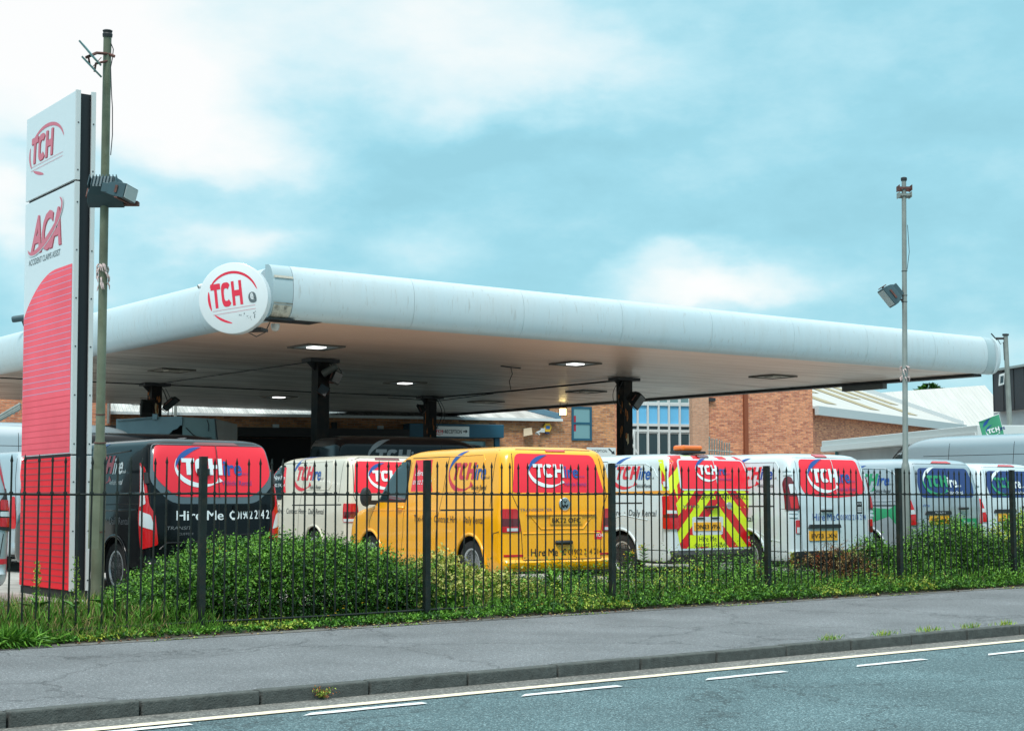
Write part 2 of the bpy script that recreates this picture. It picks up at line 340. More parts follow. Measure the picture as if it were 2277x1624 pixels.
# ---------------------------------------------------------------- vehicle materials
def film(c, rough=.22, coat=.3): return mat('film_'+c.strip('#'), c, rough, coat=coat)
FILM = {'red': mat('red_film', (.90, .028, .050, 1), .25, spec=.4), 'white': mat('white_film', '#e8eef0', .3), 'blue': mat('blue_film', (.02, .085, .33, 1), .3), 'navy': mat('navy_film', (.012, .03, .16, 1), .25, coat=.4),
        'dark': mat('dark_lettering', '#20262c', .4), 'chrome': mat('chrome_badge', (.6, .62, .63, 1), .18, 1.), 'grey': mat('grey_lettering', '#6a7076', .35, .6), 'green': mat('green_film', (.03, .30, .13, 1), .3),
        'redink': mat('red_lettering', (.66, .03, .05, 1), .3), 'orange': mat('orange_band', (.75, .33, .03, 1), .35), 'lime': mat('fluorescent_yellow_film', (.66, .80, .012, 1), .4), 'hired': mat('reflective_red_film', (.62, .012, .018, 1), .3),
        'plate': mat('yellow_number_plate', (.86, .40, .01, 1), .35, coat=.4), 'black': mat('black_ink', (.012, .012, .014, 1), .4), 'dim': mat('dim_silver_lettering', (.16, .17, .18, 1), .4), 'paper': mat('white_sticker', '#c9cfd2', .5), 'faint': mat('faint_blue_lettering', (.16, .05, .22, 1), .4),
        'grb': mat('grey_black_trim', (.09, .12, .14, 1), .25, coat=.5)}
GLASS = mat('dark_vehicle_glass', (.02, .03, .035, 1), .05, spec=.8, coat=.3); TINT = mat('pale_cab_glass', (.012, .03, .035, 1), .03, spec=.7, coat=.3)
TYRE = mat('tyre_rubber', (.016, .016, .017, 1), .8, bump=.3, bscale=80); RIM = mat('alloy_rim', (.70, .73, .76, 1), .3, .6); TRIM = mat('black_plastic_trim', (.018, .02, .022, 1), .55, bump=.15, bscale=300)
LAMPR = mat('red_lamp_lens', (.55, .008, .012, 1), .08, coat=.6); LAMPD = mat('dark_red_lamp_lens', (.12, .004, .008, 1), .08, coat=.6); LAMPC = mat('clear_lamp_lens', (.6, .64, .66, 1), .12, coat=.6); GAPM = mat('panel_gap', (.012, .012, .012, 1), .9)
AMBER = mat('amber_lens', (.85, .16, .005, 1), .12, coat=.5)
def pchip(x, y, xi):
    x = np.array(x, float); y = np.array(y, float); h = np.diff(x); d = np.diff(y)/h; m = np.zeros(len(x))
    for i in range(1, len(x)-1):
        if d[i-1]*d[i] > 0: w1, w2 = 2*h[i]+h[i-1], h[i]+2*h[i-1]; m[i] = (w1+w2)/(w1/d[i-1]+w2/d[i])
    m[0], m[-1] = d[0], d[-1]
    xi = np.clip(xi, x[0], x[-1]); k = np.clip(np.searchsorted(x, xi, 'right')-1, 0, len(x)-2); t = (xi-x[k])/h[k]
    return (2*t**3-3*t**2+1)*y[k]+(t**3-2*t**2+t)*h[k]*m[k]+(-2*t**3+3*t**2)*y[k+1]+(t**3-t**2)*h[k]*m[k+1]
#          z     halfw   rear  front  rc   fc
BASE = [(.26, .900, .11, -.14, .16, .40), (.31, .945, .03, -.04, .15, .36), (.36, .955, .0, -.01, .14, .34), (.425, .962, -.01, .0, .14, .34), (.46, .965, .033, -.01, .13, .34), (.58, .968, .036, -.01, .13, .34), (.75, .972, .04, -.03, .12, .34), (.95, .975, .045, -.14, .11, .34),
        (1.06, .965, .05, -.32, .11, .34), (1.13, .955, .05, -.78, .11, .32), (1.19, .948, .055, -.98, .11, .28), (1.30, .935, .065, -1.10, .11, .24), (1.60, .895, .12, -1.42, .12, .22), (1.78, .865, .165, -1.66, .13, .22),
        (1.87, .835, .20, -1.84, .15, .22), (1.925, .785, .26, -2.02, .17, .24), (1.955, .70, .36, -2.2, .2, .24), (1.972, .56, .55, -2.5, .22, .25), (1.98, .40, .9, -2.8, .2, .2)]
class Van:
    def __init__(s, W, L, H, base=BASE, rk=1.):
        B = np.array(base); s.z = B[:, 0]*H/B[-1, 0]; s.B = B; s.hw = B[:, 1]*W/1.95; s.L = L; s.H = H; s.rk = rk; s.bow = .035
    def lv(s, z):
        z = np.asarray(z, float); return (pchip(s.z, s.hw, z), pchip(s.z, s.B[:, 2]*s.rk, z), s.L+pchip(s.z, s.B[:, 3], z), pchip(s.z, s.B[:, 4], z), pchip(s.z, s.B[:, 5], z))
    def perim(s, t, z):
        "t: signed distance round the slice from the rear centre, + to the left"
        t, z = np.broadcast_arrays(np.asarray(t, float), np.asarray(z, float)); w, r, f, rc, fc = s.lv(z); a = np.abs(t); sg = np.where(t < 0, -1., 1.)
        e = w-rc; q = np.clip((a-e)/rc, 0, PI/2); sd_ = np.maximum(a-e-rc*PI/2, 0)
        y = np.where(a <= e, a, e+rc*np.sin(q)); bow = s.bow*np.minimum(a/w, 1)**2
        x = r+bow+np.where(a <= e, 0, rc*(1-np.cos(q)))+sd_
        return np.stack([x, y*sg, z], -1)
    def rear(s, u, z, off=.003):
        "u runs to the right as seen from behind"
        t = -np.asarray(u, float); return s._off(s.perim, t, z, off)
    def _off(s, fn, t, z, off, flip=1):
        h = .004; P = fn(t, z); A = fn(t+h, z)-P; B = fn(t, np.asarray(z)+h)-P; n = np.cross(A, B); n /= np.linalg.norm(n, axis=-1, keepdims=True)+1e-12
        C = np.array([s.L/2, 0, .9]); d = np.sum(n*(P-C), -1, keepdims=True); return P+n*np.sign(d)*off
    def sidep(s, x, z):
        x, z = np.broadcast_arrays(np.asarray(x, float), np.asarray(z, float)); w, r, f, rc, fc = s.lv(z)
        d = np.clip((f-x)/np.maximum(fc, .01), 0, 1); k = np.where(d < 1, fc*(1-np.sqrt(np.clip(1-(1-d)**2, 0, 1))), 0)
        return np.stack([x, w-k, z], -1)
    def left(s, u, z, off=.003):
        "u runs to the right as seen from the left side: x = -u"
        return s._off(s.sidep, -np.asarray(u, float), z, off)
    def right(s, u, z, off=.003):
        P = s._off(s.sidep, np.asarray(u, float), z, off); P[..., 1] *= -1; return P
    def body(s, mats, parent, wheels, rad=.385):
        zs = np.unique(np.concatenate([np.linspace(s.z[0], s.z[-1]*.9, 40), np.linspace(s.z[-1]*.9, s.z[-1], 18)])); V = []; n = None
        for z in zs:
            w, r, f, rc, fc = [float(q) for q in s.lv(z)]; e = w-rc; half = []
            for k in range(9): y = e*k/8; half.append((r+s.bow*(y/w)**2, y))
            for k in range(1, 7): q = PI/2*k/6; y = e+rc*math.sin(q); half.append((r+s.bow*min(y/w, 1)**2+rc*(1-math.cos(q)), y))
            x0 = r+s.bow+rc; x1 = f-fc
            for k in range(1, 27): half.append((x0+(x1-x0)*k/26, w))
            for k in range(1, 7): q = PI/2*k/6; half.append((x1+fc*math.sin(q), w-fc*(1-math.cos(q))))
            for k in range(1, 7): y = (w-fc)*(1-k/6); half.append((f+.10*(1-(y/(w-fc))**2), y))
            ring = half+[(x, -y) for x, y in half[-2:0:-1]]; n = len(ring); V += [(x, y, z) for x, y in ring]
        m = len(zs); F = [(j*n+i, j*n+(i+1) % n, (j+1)*n+(i+1) % n, (j+1)*n+i) for j in range(m-1) for i in range(n)]+[tuple(range(n))[::-1], tuple((m-1)*n+i for i in range(n))]
        mb = MB(); mb.add(V, F); o = mb.build('body', mats[0], parent, smooth=None)
        cut = MB()
        for wx in wheels:
            for sg in (-1, 1): cut.lathe([(rad+.02, sg*.60), (rad+.02, sg*1.3)], (wx, 0, .37), n=36)
        c = cut.build('wheel_cut', TRIM, parent); md = o.modifiers.new('b', 'BOOLEAN'); md.object = c; md.operation = 'DIFFERENCE'; md.solver = 'EXACT'
        try: md.material_mode = 'TRANSFER'
        except Exception: pass
        bpy.context.view_layer.update(); dg = bpy.context.evaluated_depsgraph_get(); me = bpy.data.meshes.new_from_object(o.evaluated_get(dg)); o.modifiers.clear(); o.data = me
        bpy.data.objects.remove(c)
        if len(me.materials) < 2: me.materials.append(TRIM)
        me.polygons.foreach_set('use_smooth', [True]*len(me.polygons)); me.set_sharp_from_angle(angle=math.radians(38))
        for p in me.polygons:                                                     # wells and floor are dark underbody
            c_ = p.center
            inner = any((c_.x-wx)**2+(c_.z-.37)**2 < (rad+.03)**2 for wx in wheels) and abs(c_.y) < s.hw[5]*.985
            p.material_index = 1 if (inner or p.normal.z < -.7) else 0
        return o
    def patch(s, name, poly, m, parent, fn=None, off=.012, nu=14, nv=8, skirt=True, label=None):
        fn = fn or s.rear; V, F, rim = patch2d(poly, nu, nv); P = fn(V[:, 0], V[:, 1], off); mb = MB(); mb.add(P, F)
        if skirt: Q = fn(V[rim, 0], V[rim, 1], -.015); n = len(rim); mb.add(list(P[rim])+list(Q), [(i, (i+1) % n, n+(i+1) % n, n+i) for i in range(n)])
        o = mb.build(name, m, parent, smooth=35, fix=False)
        if label: o['label'] = label
        return o
    def lines(s, name, paths, m, parent, fn=None, w=.010, off=.0015, raised=0):
        fn = fn or s.rear; mb = MB()
        for path in paths:
            P = [np.array(path[0], float)]
            for q in path[1:]:
                q = np.array(q, float); k = max(1, int(np.linalg.norm(q-P[-1])/.06)); a = P[-1]; P += [a+(q-a)*i/k for i in range(1, k+1)]
            P = np.array(P)
            if raised: mb.tube(fn(P[:, 0], P[:, 1], off), raised, 6); continue
            T = np.gradient(P, axis=0); T /= np.linalg.norm(T, axis=1, keepdims=True)+1e-9; Nn = np.stack([-T[:, 1], T[:, 0]], 1)*w/2
            A = fn(*(P+Nn).T, off); B = fn(*(P-Nn).T, off); n = len(P); mb.add(list(A)+list(B), [(i, i+1, n+i+1, n+i) for i in range(n-1)])
        return mb.build(name, m, parent, fix=False, smooth=60 if raised else None)
def wheel(parent, x, sg, W, steel=False, r=.345):
    y1 = sg*(W/2-.02); y0 = sg*(W/2-.23); t = MB()
    t.lathe([(r-.12, y0), (r-.03, y0), (r, y0+sg*.02), (r, y1-sg*.03), (r-.012, y1-sg*.008), (r-.05, y1), (r-.105, y1-sg*.008), (r-.115, y1-sg*.03)], (x, 0, r+.005), n=36)
    w = t.build('wheel', TYRE, parent, smooth=30); R = MB(); ro = r-.108
    R.lathe([(ro+.004, y1-sg*.03), (ro+.004, y1-sg*.012), (ro-.02, y1-sg*.012), (ro-.028, y1-sg*.05)], (x, 0, r+.005), n=32)
    R.lathe([(.0, y1-sg*.035), (.05, y1-sg*.035), (.06, y1-sg*.055)], (x, 0, r+.005), n=16)
    for k in range(5 if not steel else 10):
        a = k*2*PI/(5 if not steel else 10)+.3
        for da in ((-.13, .13) if not steel else (0,)):
            c0 = np.array([math.cos(a+da*1.8), 0, math.sin(a+da*1.8)]); c1 = np.array([math.cos(a+da), 0, math.sin(a+da)]); tn = np.array([-math.sin(a), 0, math.cos(a)]); O = np.array([x, y1-sg*.03, r+.005])
            p0 = O+c0*.03; p1 = O+c1*(ro-.01); wd = .017 if not steel else .022
            R.add([p0-tn*wd, p0+tn*wd, p1+tn*wd*1.2, p1-tn*wd*1.2]+[q-np.array([0, sg*.03, 0]) for q in (p0-tn*wd, p0+tn*wd, p1+tn*wd*1.2, p1-tn*wd*1.2)], [(0, 1, 2, 3), (0, 1, 5, 4), (1, 2, 6, 5), (2, 3, 7, 6), (3, 0, 4, 7)])
    R.build('rim', RIM, w, smooth=30)
    D = MB(); D.lathe([(ro, y1-sg*.10), (ro, y1-sg*.11)], (x, 0, r+.005), n=24); D.build('brake_disc', TRIM, w)
def arch(v, body_m, parent, wheels, fn, rad=.41):
    for wx in wheels:
        mb = MB()
        P = [(wx+rad*math.cos(a), .37+rad*math.sin(a)) for a in np.linspace(-.12, PI+.12, 30)]; P = [p for p in P if p[1] > v.z[0]+.005]
        X = np.array(P); mb.tube(fn(-X[:, 0] if fn == v.left else X[:, 0], X[:, 1], .0), .024, 8)
        mb.build('wheel_arch', body_m, parent, smooth=60)
def mirror(parent, x, y, z, sg):
    m = MB(); m.lathe([(.02, 0), (.085, .02), (.105, .07), (.10, .12), (.02, .13)], (0, 0, 0), axis='x', n=16)
    V = np.array(m.v); V[:, 2] *= 1.45; V[:, 1] *= .85; V += np.array([x-.02, y+sg*.16, z]); m.v = [tuple(p) for p in V]
    m.box(x, x+.07, min(y-sg*.03, y+sg*.12), max(y-sg*.03, y+sg*.12), z-.12, z-.05); o = m.build('wing_mirror', TRIM, parent, smooth=40)
def place(key, name, label, W, L, H, x1, D1, th, g=.1, base=BASE, group='hire vans parked in a row behind the railings'):
    h = YAW-math.radians(th); fx = np.array([math.sin(h), math.cos(h)]); lf = np.array([-math.cos(h), math.sin(h)]); c = FW*D1+RT*x1-lf*W/2
    root = thing(name, label, 'van', (c[0], c[1], g), math.atan2(fx[1], fx[0]), group); return root, Van(W, L, H, base)
def plate(v, parent, u, z, txt, w=.52, h=.11, slot='plate'):
    o = v.patch('number_plate', rounded([(u-w/2, z-h/2), (u+w/2, z-h/2), (u+w/2, z+h/2), (u-w/2, z+h/2)], .012), FILM[slot], parent, off=.016, nu=6, nv=3)
    if not txt: return
    d = Decal(v.rear, .020); d.text(txt, (u-w*.44, z-.034), .068, 'black', bold=.012, width=w*.88); d.build('registration', o)
def handle(v, parent, u, z, w=.2, h=.05, m=None, fn=None):
    fn = fn or v.rear; mb = MB(); P = [fn(np.array([u+a]), np.array([z]), o_)[0] for a, o_ in ((-w/2, .0), (-w/2+.02, .035), (0, .045), (w/2-.02, .035), (w/2, .0))]; mb.tube(P, h*.42, 8); mb.build('door_handle', m or TRIM, parent, smooth=50)
def common(v, parent, paint, wheels, W, front=True, rails=(1.06,)):
    b = v.body([paint, TRIM], parent, wheels)
    for wx in wheels:
        for sg in (-1, 1): wheel(parent, wx, sg, W)
    arch(v, paint, parent, wheels, v.left); arch(v, paint, parent, wheels, v.right)
    L = v.L; k = v.H/1.98
    for sd_, fn, sg in (('l', v.left, 1), ('r', v.right, -1)):
        X = (lambda x: -x) if sg == 1 else (lambda x: x)
        q = [(X(L-1.22), 1.235*k), (X(L-2.12), 1.235*k), (X(L-2.12), 1.80*k), (X(L-1.78), 1.80*k)]
        v.patch('window_seal', rounded([(X(L-1.14), 1.20*k), (X(L-2.16), 1.20*k), (X(L-2.16), 1.835*k), (X(L-1.75), 1.835*k)], [.03, .05, .07, .10]), GAPM, parent, fn=fn, off=.002, nu=12, skirt=False)
        v.patch('side_window', rounded(q, [.03, .05, .06, .08]), TINT if sg == 1 else GLASS, parent, fn=fn, off=.004, nu=12, skirt=False)
        handle(v, parent, X(L-2.0), 1.12*k, .17, .04, paint, fn)
        mirror(parent, L-1.12, sg*W*.475, 1.28*k, sg)
    mb = MB(); zz = np.linspace(1.21*k, 1.80*k, 10); V = []; 
    for z in zz:
        w, r, f, rc, fc = [float(a) for a in v.lv(z)]; e = w-fc
        for i in range(13): y = -e+2*e*i/12; V.append((f+.10*(1-(y/e)**2)+.008, y, z+.004))
    mb.add(V, [(j*13+i, j*13+i+1, (j+1)*13+i+1, (j+1)*13+i) for j in range(9) for i in range(12)]); mb.build('windscreen', GLASS, parent, smooth=60)
    hl = [(.50, .78*k), (.84, .86*k), (.84, 1.02*k), (.62, .98*k)]
    for sg in (-1, 1):
        mb = MB(); V = []; 
        for (yy, z) in hl:
            w, r, f, rc, fc = [float(a) for a in v.lv(z)]; e = w-fc; x = f+.10*(1-(yy/e)**2) if yy < e else f-fc+math.sqrt(max(0, fc*fc-(yy-e)**2)); V.append((x+.02, sg*yy, z))
        mb.add(V, [(0, 1, 2, 3)]); mb.add([(p[0]-.08, p[1], p[2]) for p in V], []); n = len(V)
        mb.f += [(i, (i+1) % 4, 4+(i+1) % 4, 4+i) for i in range(4)]; mb.m += [0]*4; mb.build('headlight', LAMPC, parent)
    return b
WHITE = mat('white_van_paint', (.58, .66, .69, 1), .3, coat=.6); YELL = mat('orange_yellow_van_paint', (1.0, .43, .003, 1), .25, coat=.45); BLACKP = mat('black_van_paint', (.0035, .0045, .006, 1), .10, spec=.28); CREAM = mat('cream_van_paint', (.66, .60, .49, 1), .3, coat=.6)
SILV = mat('silver_van_paint', (.42, .47, .50, 1), .3, .35, coat=.7); SILG = mat('grey_silver_van_paint', (.30, .36, .39, 1), .32, .3, coat=.6); TEALG = mat('grey_green_van_paint', (.17, .24, .245, 1), .35, .1, coat=.4)
GR = 'hire vans parked in a row behind the railings'
def rear_logo(d, u0, z0, h, c2='navy', **k): logo(d.put, (u0, z0), h, k.get('tch', 'white'), k.get('ire', 'blue'), k.get('a1', 'blue'), k.get('a2', 'white'), small=k.get('small', 'faint'), web=k.get('web', 'faint'), lay=.004)
def side_deco(v, parent, x_tch, red_x=None, ink='dark', tch='redink', svc=(2.1, .93), words='Taxi-Hire  ·  Contract Hire  ·  Daily Rental', z0=1.54, h=.205, ire='blue', a1='blue', a2='redink', end=None, fn=None, wlen=2.35):
    fn = fn or v.left; d = Decal(fn, .003)
    logo(d.put, (-x_tch, z0), h, tch, ire, a1, a2, shear=.22, small=ink, web=ink); d.build('logo', parent)
    if red_x:
        d = Decal(fn, .003)
        x0, x1, x2 = red_x; d.poly([(-x0, 1.36), (-x1+.10, 1.36), (-x1+.02, 1.55), (-x1-.02, 1.83), (-x0+.03, 1.83)], 'red')
        d.text('Hire Me', (-x0+.09, 1.60), .085, 'white', bold=.02, shear=.2, width=.50); d.text('01902 214 214', (-x0+.05, 1.47), .065, 'white', bold=.014, shear=.2, width=.58); d.build('red_side_panel', parent)
    if words:
        d = Decal(fn, .003)
        V, F = text2d(words, .10, 0, 0, .5); V[:, 0] *= wlen/V[:, 0].max(); d.put(V+np.array([-svc[0], svc[1]]), F, ink, .003); d.build('side_lettering', parent)
# ================================================================ orange-yellow van, centre
def yellow_van():
    W, L, H = 1.9, 5.05, 1.99
    p, v = place('yel', 'panel_van', 'orange-yellow van seen from rear left, in the middle behind the railings', W, L, H, -.11, 20, 31); wh = (.92, 4.08); common(v, p, YELL, wh, W)
    win = rounded([(-.76, 1.345), (.72, 1.345), (.60, 1.865), (-.66, 1.875)], [.05, .05, .09, .09]); w = v.patch('rear_window', win, FILM['red'], p, off=.003, nu=20)
    w['label'] = 'rear window covered in red film'
    d = Decal(v.rear, .007); rear_logo(d, -.41, 1.55, .18); d.build('logo', w)
    for sg in (-1, 1):
        t = v.patch('tail_light', rounded([(sg*.655, .82), (sg*.93, .82), (sg*.93, 1.13), (sg*.70, 1.13)], .03), LAMPR, p, off=.014)
        v.patch('lens', [(sg*.68, .835), (sg*.86, .835), (sg*.86, .875), (sg*.685, .875)], LAMPC, t, off=.018, nu=6, nv=2, skirt=False)
        v.patch('lens', [(sg*.68, .90), (sg*.92, .90), (sg*.92, 1.0), (sg*.69, 1.0)], LAMPD, t, off=.017, nu=6, nv=2, skirt=False)
        v.patch('reflector', [(sg*.62, .495), (sg*.90, .495), (sg*.90, .525), (sg*.62, .525)], LAMPR, p, off=.006, nu=8, nv=1)
    v.patch('brake_light', rounded([(-.16, 1.90), (.16, 1.90), (.15, 1.925), (-.15, 1.925)], .01), LAMPR, p, off=.012, nu=6, nv=2)
    v.lines('tailgate_seam', [[(-.63, .56), (-.64, .80), (-.69, 1.15), (-.76, 1.30), (-.70, 1.87), (-.60, 1.93), (.60, 1.93), (.70, 1.87), (.76, 1.30), (.69, 1.15), (.64, .80), (.63, .45), (-.63, .45), (-.63, .56)]], GAPM, p)
    v.lines('pressing', [[(-.52, 1.06), (-.34, .86), (.34, .86), (.52, 1.06)], [(-.62, .80), (.62, .80)], [(-.62, 1.335), (.62, 1.335)]], YELL, p, raised=.010)
    v.patch('plate_recess', [(-.56, 1.045), (.56, 1.045), (.56, 1.062), (-.56, 1.062)], YELL, p, off=.03, nu=10, nv=1)
    plate(v, p, .06, .975, 'BK72 OFC'); handle(v, p, .02, .675, .24, .07)
    o = MB(); c = v.rear(np.array([.04]), np.array([1.19]), .0)[0]
    o.lathe([(.0, -.018), (.083, -.018), (.09, -.012), (.09, .01)], (c[0], c[1], c[2]), axis='x', n=24); b = o.build('badge', FILM['chrome'], p, smooth=40)
    dd = Decal(v.rear, .021); dd.text('V', (.045-.03, 1.195), .05, 'black', .02, width=.06); dd.text('W', (.045-.05, 1.135), .055, 'black', .02, width=.10); dd.build('emblem', b)
    d = Decal(v.rear, .003); d.text('TRANSPORTER', (-.66, 1.10), .038, 'dim', .01, width=.50); d.text('Hire Me', (-.50, .50), .105, 'dark', .010, width=.42); phone(d.put, (.0, .51), .08, 'dark'); d.text('01902 214 214', (.09, .51), .078, 'dark', .004, width=.56)
    d.build('rear_lettering', p); d = Decal(v.rear, .003); d.poly([(.53, .71), (.655, .71), (.655, .83), (.53, .83)], 'red'); V, F = text2d('TCH', .05, .02); d.put(V*.9+np.array([.55, .745]), F, 'white', .004); d.build('sticker', p)
    side_deco(v, p, 1.56, (2.78, 2.20, 0), svc=(2.58, .93), wlen=2.05, h=.235, z0=1.53)
    v.lines('door_seam', [[(-3.05, .36), (-2.95, .75), (-2.92, 1.22), (-2.86, 1.80)], [(-1.95, .36), (-1.90, .80), (-1.78, 1.30), (-1.72, 1.86), (-2.86, 1.86)], [(-1.72, 1.86), (-1.72, 1.33), (-.62, 1.33)], [(-4.0, .36), (-4.1, .9), (-3.9, 1.18)], [(-.40, 1.15), (-.40, 1.93)], [(-.3, .62), (-.28, .80), (-.12, .83)]], GAPM, p, fn=v.left)
    v.lines('slide_rail', [[(-1.80, 1.10), (-.30, 1.12)]], GAPM, p, fn=v.left, w=.022); v.lines('body_crease', [[(-4.2, 1.08), (-1.9, 1.10)], [(-1.7, 1.86), (-.75, 1.87), (-.68, 1.80), (-.68, 1.42), (-.75, 1.36), (-1.7, 1.36)], [(-2.8, 1.36), (-1.85, 1.36)]], YELL, p, fn=v.left, raised=.007)
    
yellow_van()
def black_van():
    W, L, H = 1.97, 5.0, 2.07
    p, v = place('blk', 'panel_van', 'glossy black van with red rear doors panel, beside the tall red and white sign', W, L, H, -4.64, 19.2, 38); wh = (1.0, 3.95); common(v, p, BLACKP, wh, W)
    trim = rounded([(-.62, 1.20), (.62, 1.20), (.90, 1.48), (.84, 1.98), (-.84, 1.98), (-.90, 1.48)], [.15, .15, .1, .08, .08, .1]); g = v.patch('window_surround', trim, FILM['grb'], p, off=.003, nu=20)
    win = rounded([(-.56, 1.29), (.56, 1.29), (.86, 1.56), (.80, 1.955), (-.80, 1.955), (-.86, 1.56)], [.12, .12, .15, .06, .06, .15]); w = v.patch('rear_window', win, FILM['red'], p, off=.007, nu=22); w['label'] = 'rear windows covered in red film'
    d = Decal(v.rear, .011); logo(d.put, (-.46, 1.575), .215, 'white', 'blue', 'blue', 'white', small='faint', web='faint', lay=.0); d.build('logo', w)
    for sg in (-1, 1):
        t = v.patch('tail_light', rounded([(sg*.80, .68), (sg*1.02, .62), (sg*1.09, 1.0), (sg*1.09, 1.74), (sg*.96, 1.66), (sg*.91, 1.18), (sg*.84, 1.06)], .03), LAMPR, p, off=.016, nv=14)
        v.patch('lens', rounded([(sg*.95, 1.20), (sg*1.06, 1.16), (sg*1.075, 1.70), (sg*.985, 1.62)], .02), LAMPC, t, off=.020, nu=6, nv=8, skirt=False)
        v.patch('lens', rounded([(sg*.845, .86), (sg*1.05, .93), (sg*1.05, 1.12), (sg*.90, 1.06)], .02), LAMPC, t, off=.020, nu=6, nv=4, skirt=False)
        v.patch('hinge', [(sg*.90, 1.46), (sg*.955, 1.46), (sg*.955, 1.60), (sg*.90, 1.60)], TRIM, p, off=.03, nu=2, nv=2)
    v.patch('brake_light', rounded([(-.30, 1.962), (.42, 1.962), (.34, 2.0), (-.22, 2.0)], .01), LAMPD, p, off=.010, nu=8, nv=2)
    v.lines('door_seam', [[(.05, .62), (.05, 1.29)], [(.05, 1.955), (.05, 2.03)], [(-.90, .62), (-.90, 1.40), (-.88, 1.98)], [(.90, .62), (.90, 1.40), (.88, 1.98)]], GAPM, p); v.lines('door_split', [[(.05, 1.28), (.05, 1.96)]], LAMPD, p, off=.0155, w=.016)
    h_ = MB(); c = v.rear(np.array([-.17]), np.array([1.61]), .03)[0]; h_.obox(c, (.05, 0, 0), (0, .17, 0), (0, 0, .09)); h_.build('door_handle', TRIM, p, bevel=.01)
    d = Decal(v.rear, .003); d.text('Hire Me', (-.55, .99), .13, 'white', .012, width=.66); phone(d.put, (.20, .99), .12, 'white'); d.text('01902 214 214', (.30, 1.0), .12, 'white', .012, width=.60); d.text('TRANSIT', (-.68, .87), .045, 'dim', .008, shear=.2, width=.34); d.text('CUSTOM', (-.52, .80), .03, 'dim', 0, shear=.2, width=.2); d.build('rear_lettering', p)
    v.lines('pressing', [[(-.78, .62), (-.68, .70), (-.1, .71)], [(-.2, .78), (.7, .80)]], BLACKP, p, raised=.012)
    v.patch('plate_handle', rounded([(.25, 1.10), (.56, 1.10), (.56, 1.18), (.25, 1.18)], .02), BLACKP, p, off=.02)
    plate(v, p, 0, .60, '')
    d = Decal(v.left, .003); V_, F_ = quadgrid((-3.0, 1.38), (-.70, 1.38), (-.95, 1.84), (-3.0, 1.84), 14, 6)
    logo(d.put, (-1.93, 1.60), .24, 'redink', 'white', 'blue', 'redink', shear=.22, small='white', web='white'); d.build('logo', p); d = Decal(v.left, .003)
    V, F = text2d('Taxi-Hire  ·  Contract Hire  ·  Daily Rental', .10); V[:, 0] *= 2.2/V[:, 0].max(); d.put(V+np.array([-2.75, .93]), F, 'grey', .003); d.build('side_lettering', p)
    v.lines('body_crease', [[(-3, 1.80), (-.8, 1.90)], [(-3.2, 1.30), (-.3, 1.34)], [(-3.2, 1.10), (-.3, 1.12)]], BLACKP, p, fn=v.left, raised=.012)
    v.lines('side_seam', [[(-1.72, 1.18), (-1.7, 1.95)], [(-1.9, .4), (-1.9, 1.18), (-.3, 1.20)], [(-3.1, .4), (-3.0, 1.9), (-1.7, 1.95)]], GAPM, p, fn=v.left)
black_van()
def cream_van():
    W, L, H = 1.9, 4.95, 2.02
    p, v = place('crm', 'panel_van', 'cream van parked between the black van and the orange-yellow van', W, L, H, -2.8, 25.8, 33); wh = (1.35, 4.1); common(v, p, CREAM, wh, W)
    w = v.patch('rear_window', rounded([(-.80, 1.35), (.76, 1.35), (.64, 1.89), (-.72, 1.90)], [.05, .05, .09, .09]), FILM['red'], p, off=.003, nu=20); w['label'] = 'rear window covered in red film'
    d = Decal(v.rear, .007); rear_logo(d, -.42, 1.55, .19); d.build('logo', w)
    for sg in (-1, 1):
        t = v.patch('tail_light', rounded([(sg*.70, .85), (sg*1.0, .85), (sg*1.0, 1.17), (sg*.74, 1.17)], .03), LAMPR, p, off=.014); v.patch('lens', [(sg*.71, .86), (sg*.98, .86), (sg*.98, .91), (sg*.715, .91)], LAMPC, t, off=.018, nu=6, nv=2, skirt=False)
        v.patch('lens', [(sg*.73, .93), (sg*.98, .93), (sg*.98, 1.03), (sg*.735, 1.03)], LAMPD, t, off=.017, nu=6, nv=2, skirt=False)
    v.patch('brake_light', rounded([(-.33, 1.925), (.16, 1.925), (.15, 1.95), (-.32, 1.95)], .01), LAMPD, p, off=.012, nu=6, nv=2)
    v.lines('tailgate_seam', [[(-.68, .56), (-.69, .80), (-.74, 1.15), (-.80, 1.30), (-.76, 1.92), (-.60, 1.965), (.60, 1.965), (.70, 1.92), (.76, 1.30), (.69, 1.15), (.64, .80), (.63, .56)]], GAPM, p)
    plate(v, p, .06, .99, ''); handle(v, p, 0, .7, .24, .07)
    side_deco(v, p, 2.28, (3.35, 2.74, 0), svc=(3.2, .98), wlen=2.25, h=.255, z0=1.58)
    v.lines('door_seam', [[(-3.15, .4), (-3.1, .8), (-3.0, 1.85)], [(-2.05, .4), (-2.0, .8), (-1.95, 1.35), (-1.9, 1.9), (-3.0, 1.9)], [(-1.9, 1.35), (-.7, 1.35)], [(-.42, 1.2), (-.42, 1.96)]], GAPM, p, fn=v.left)
    v.lines('slide_rail', [[(-2.3, 1.13), (-.30, 1.15)]], GAPM, p, fn=v.left, w=.022); v.lines('body_crease', [[(-1.8, 1.90), (-.85, 1.91), (-.78, 1.84), (-.78, 1.47), (-.85, 1.41), (-1.8, 1.41)]], CREAM, p, fn=v.left, raised=.007)
cream_van()
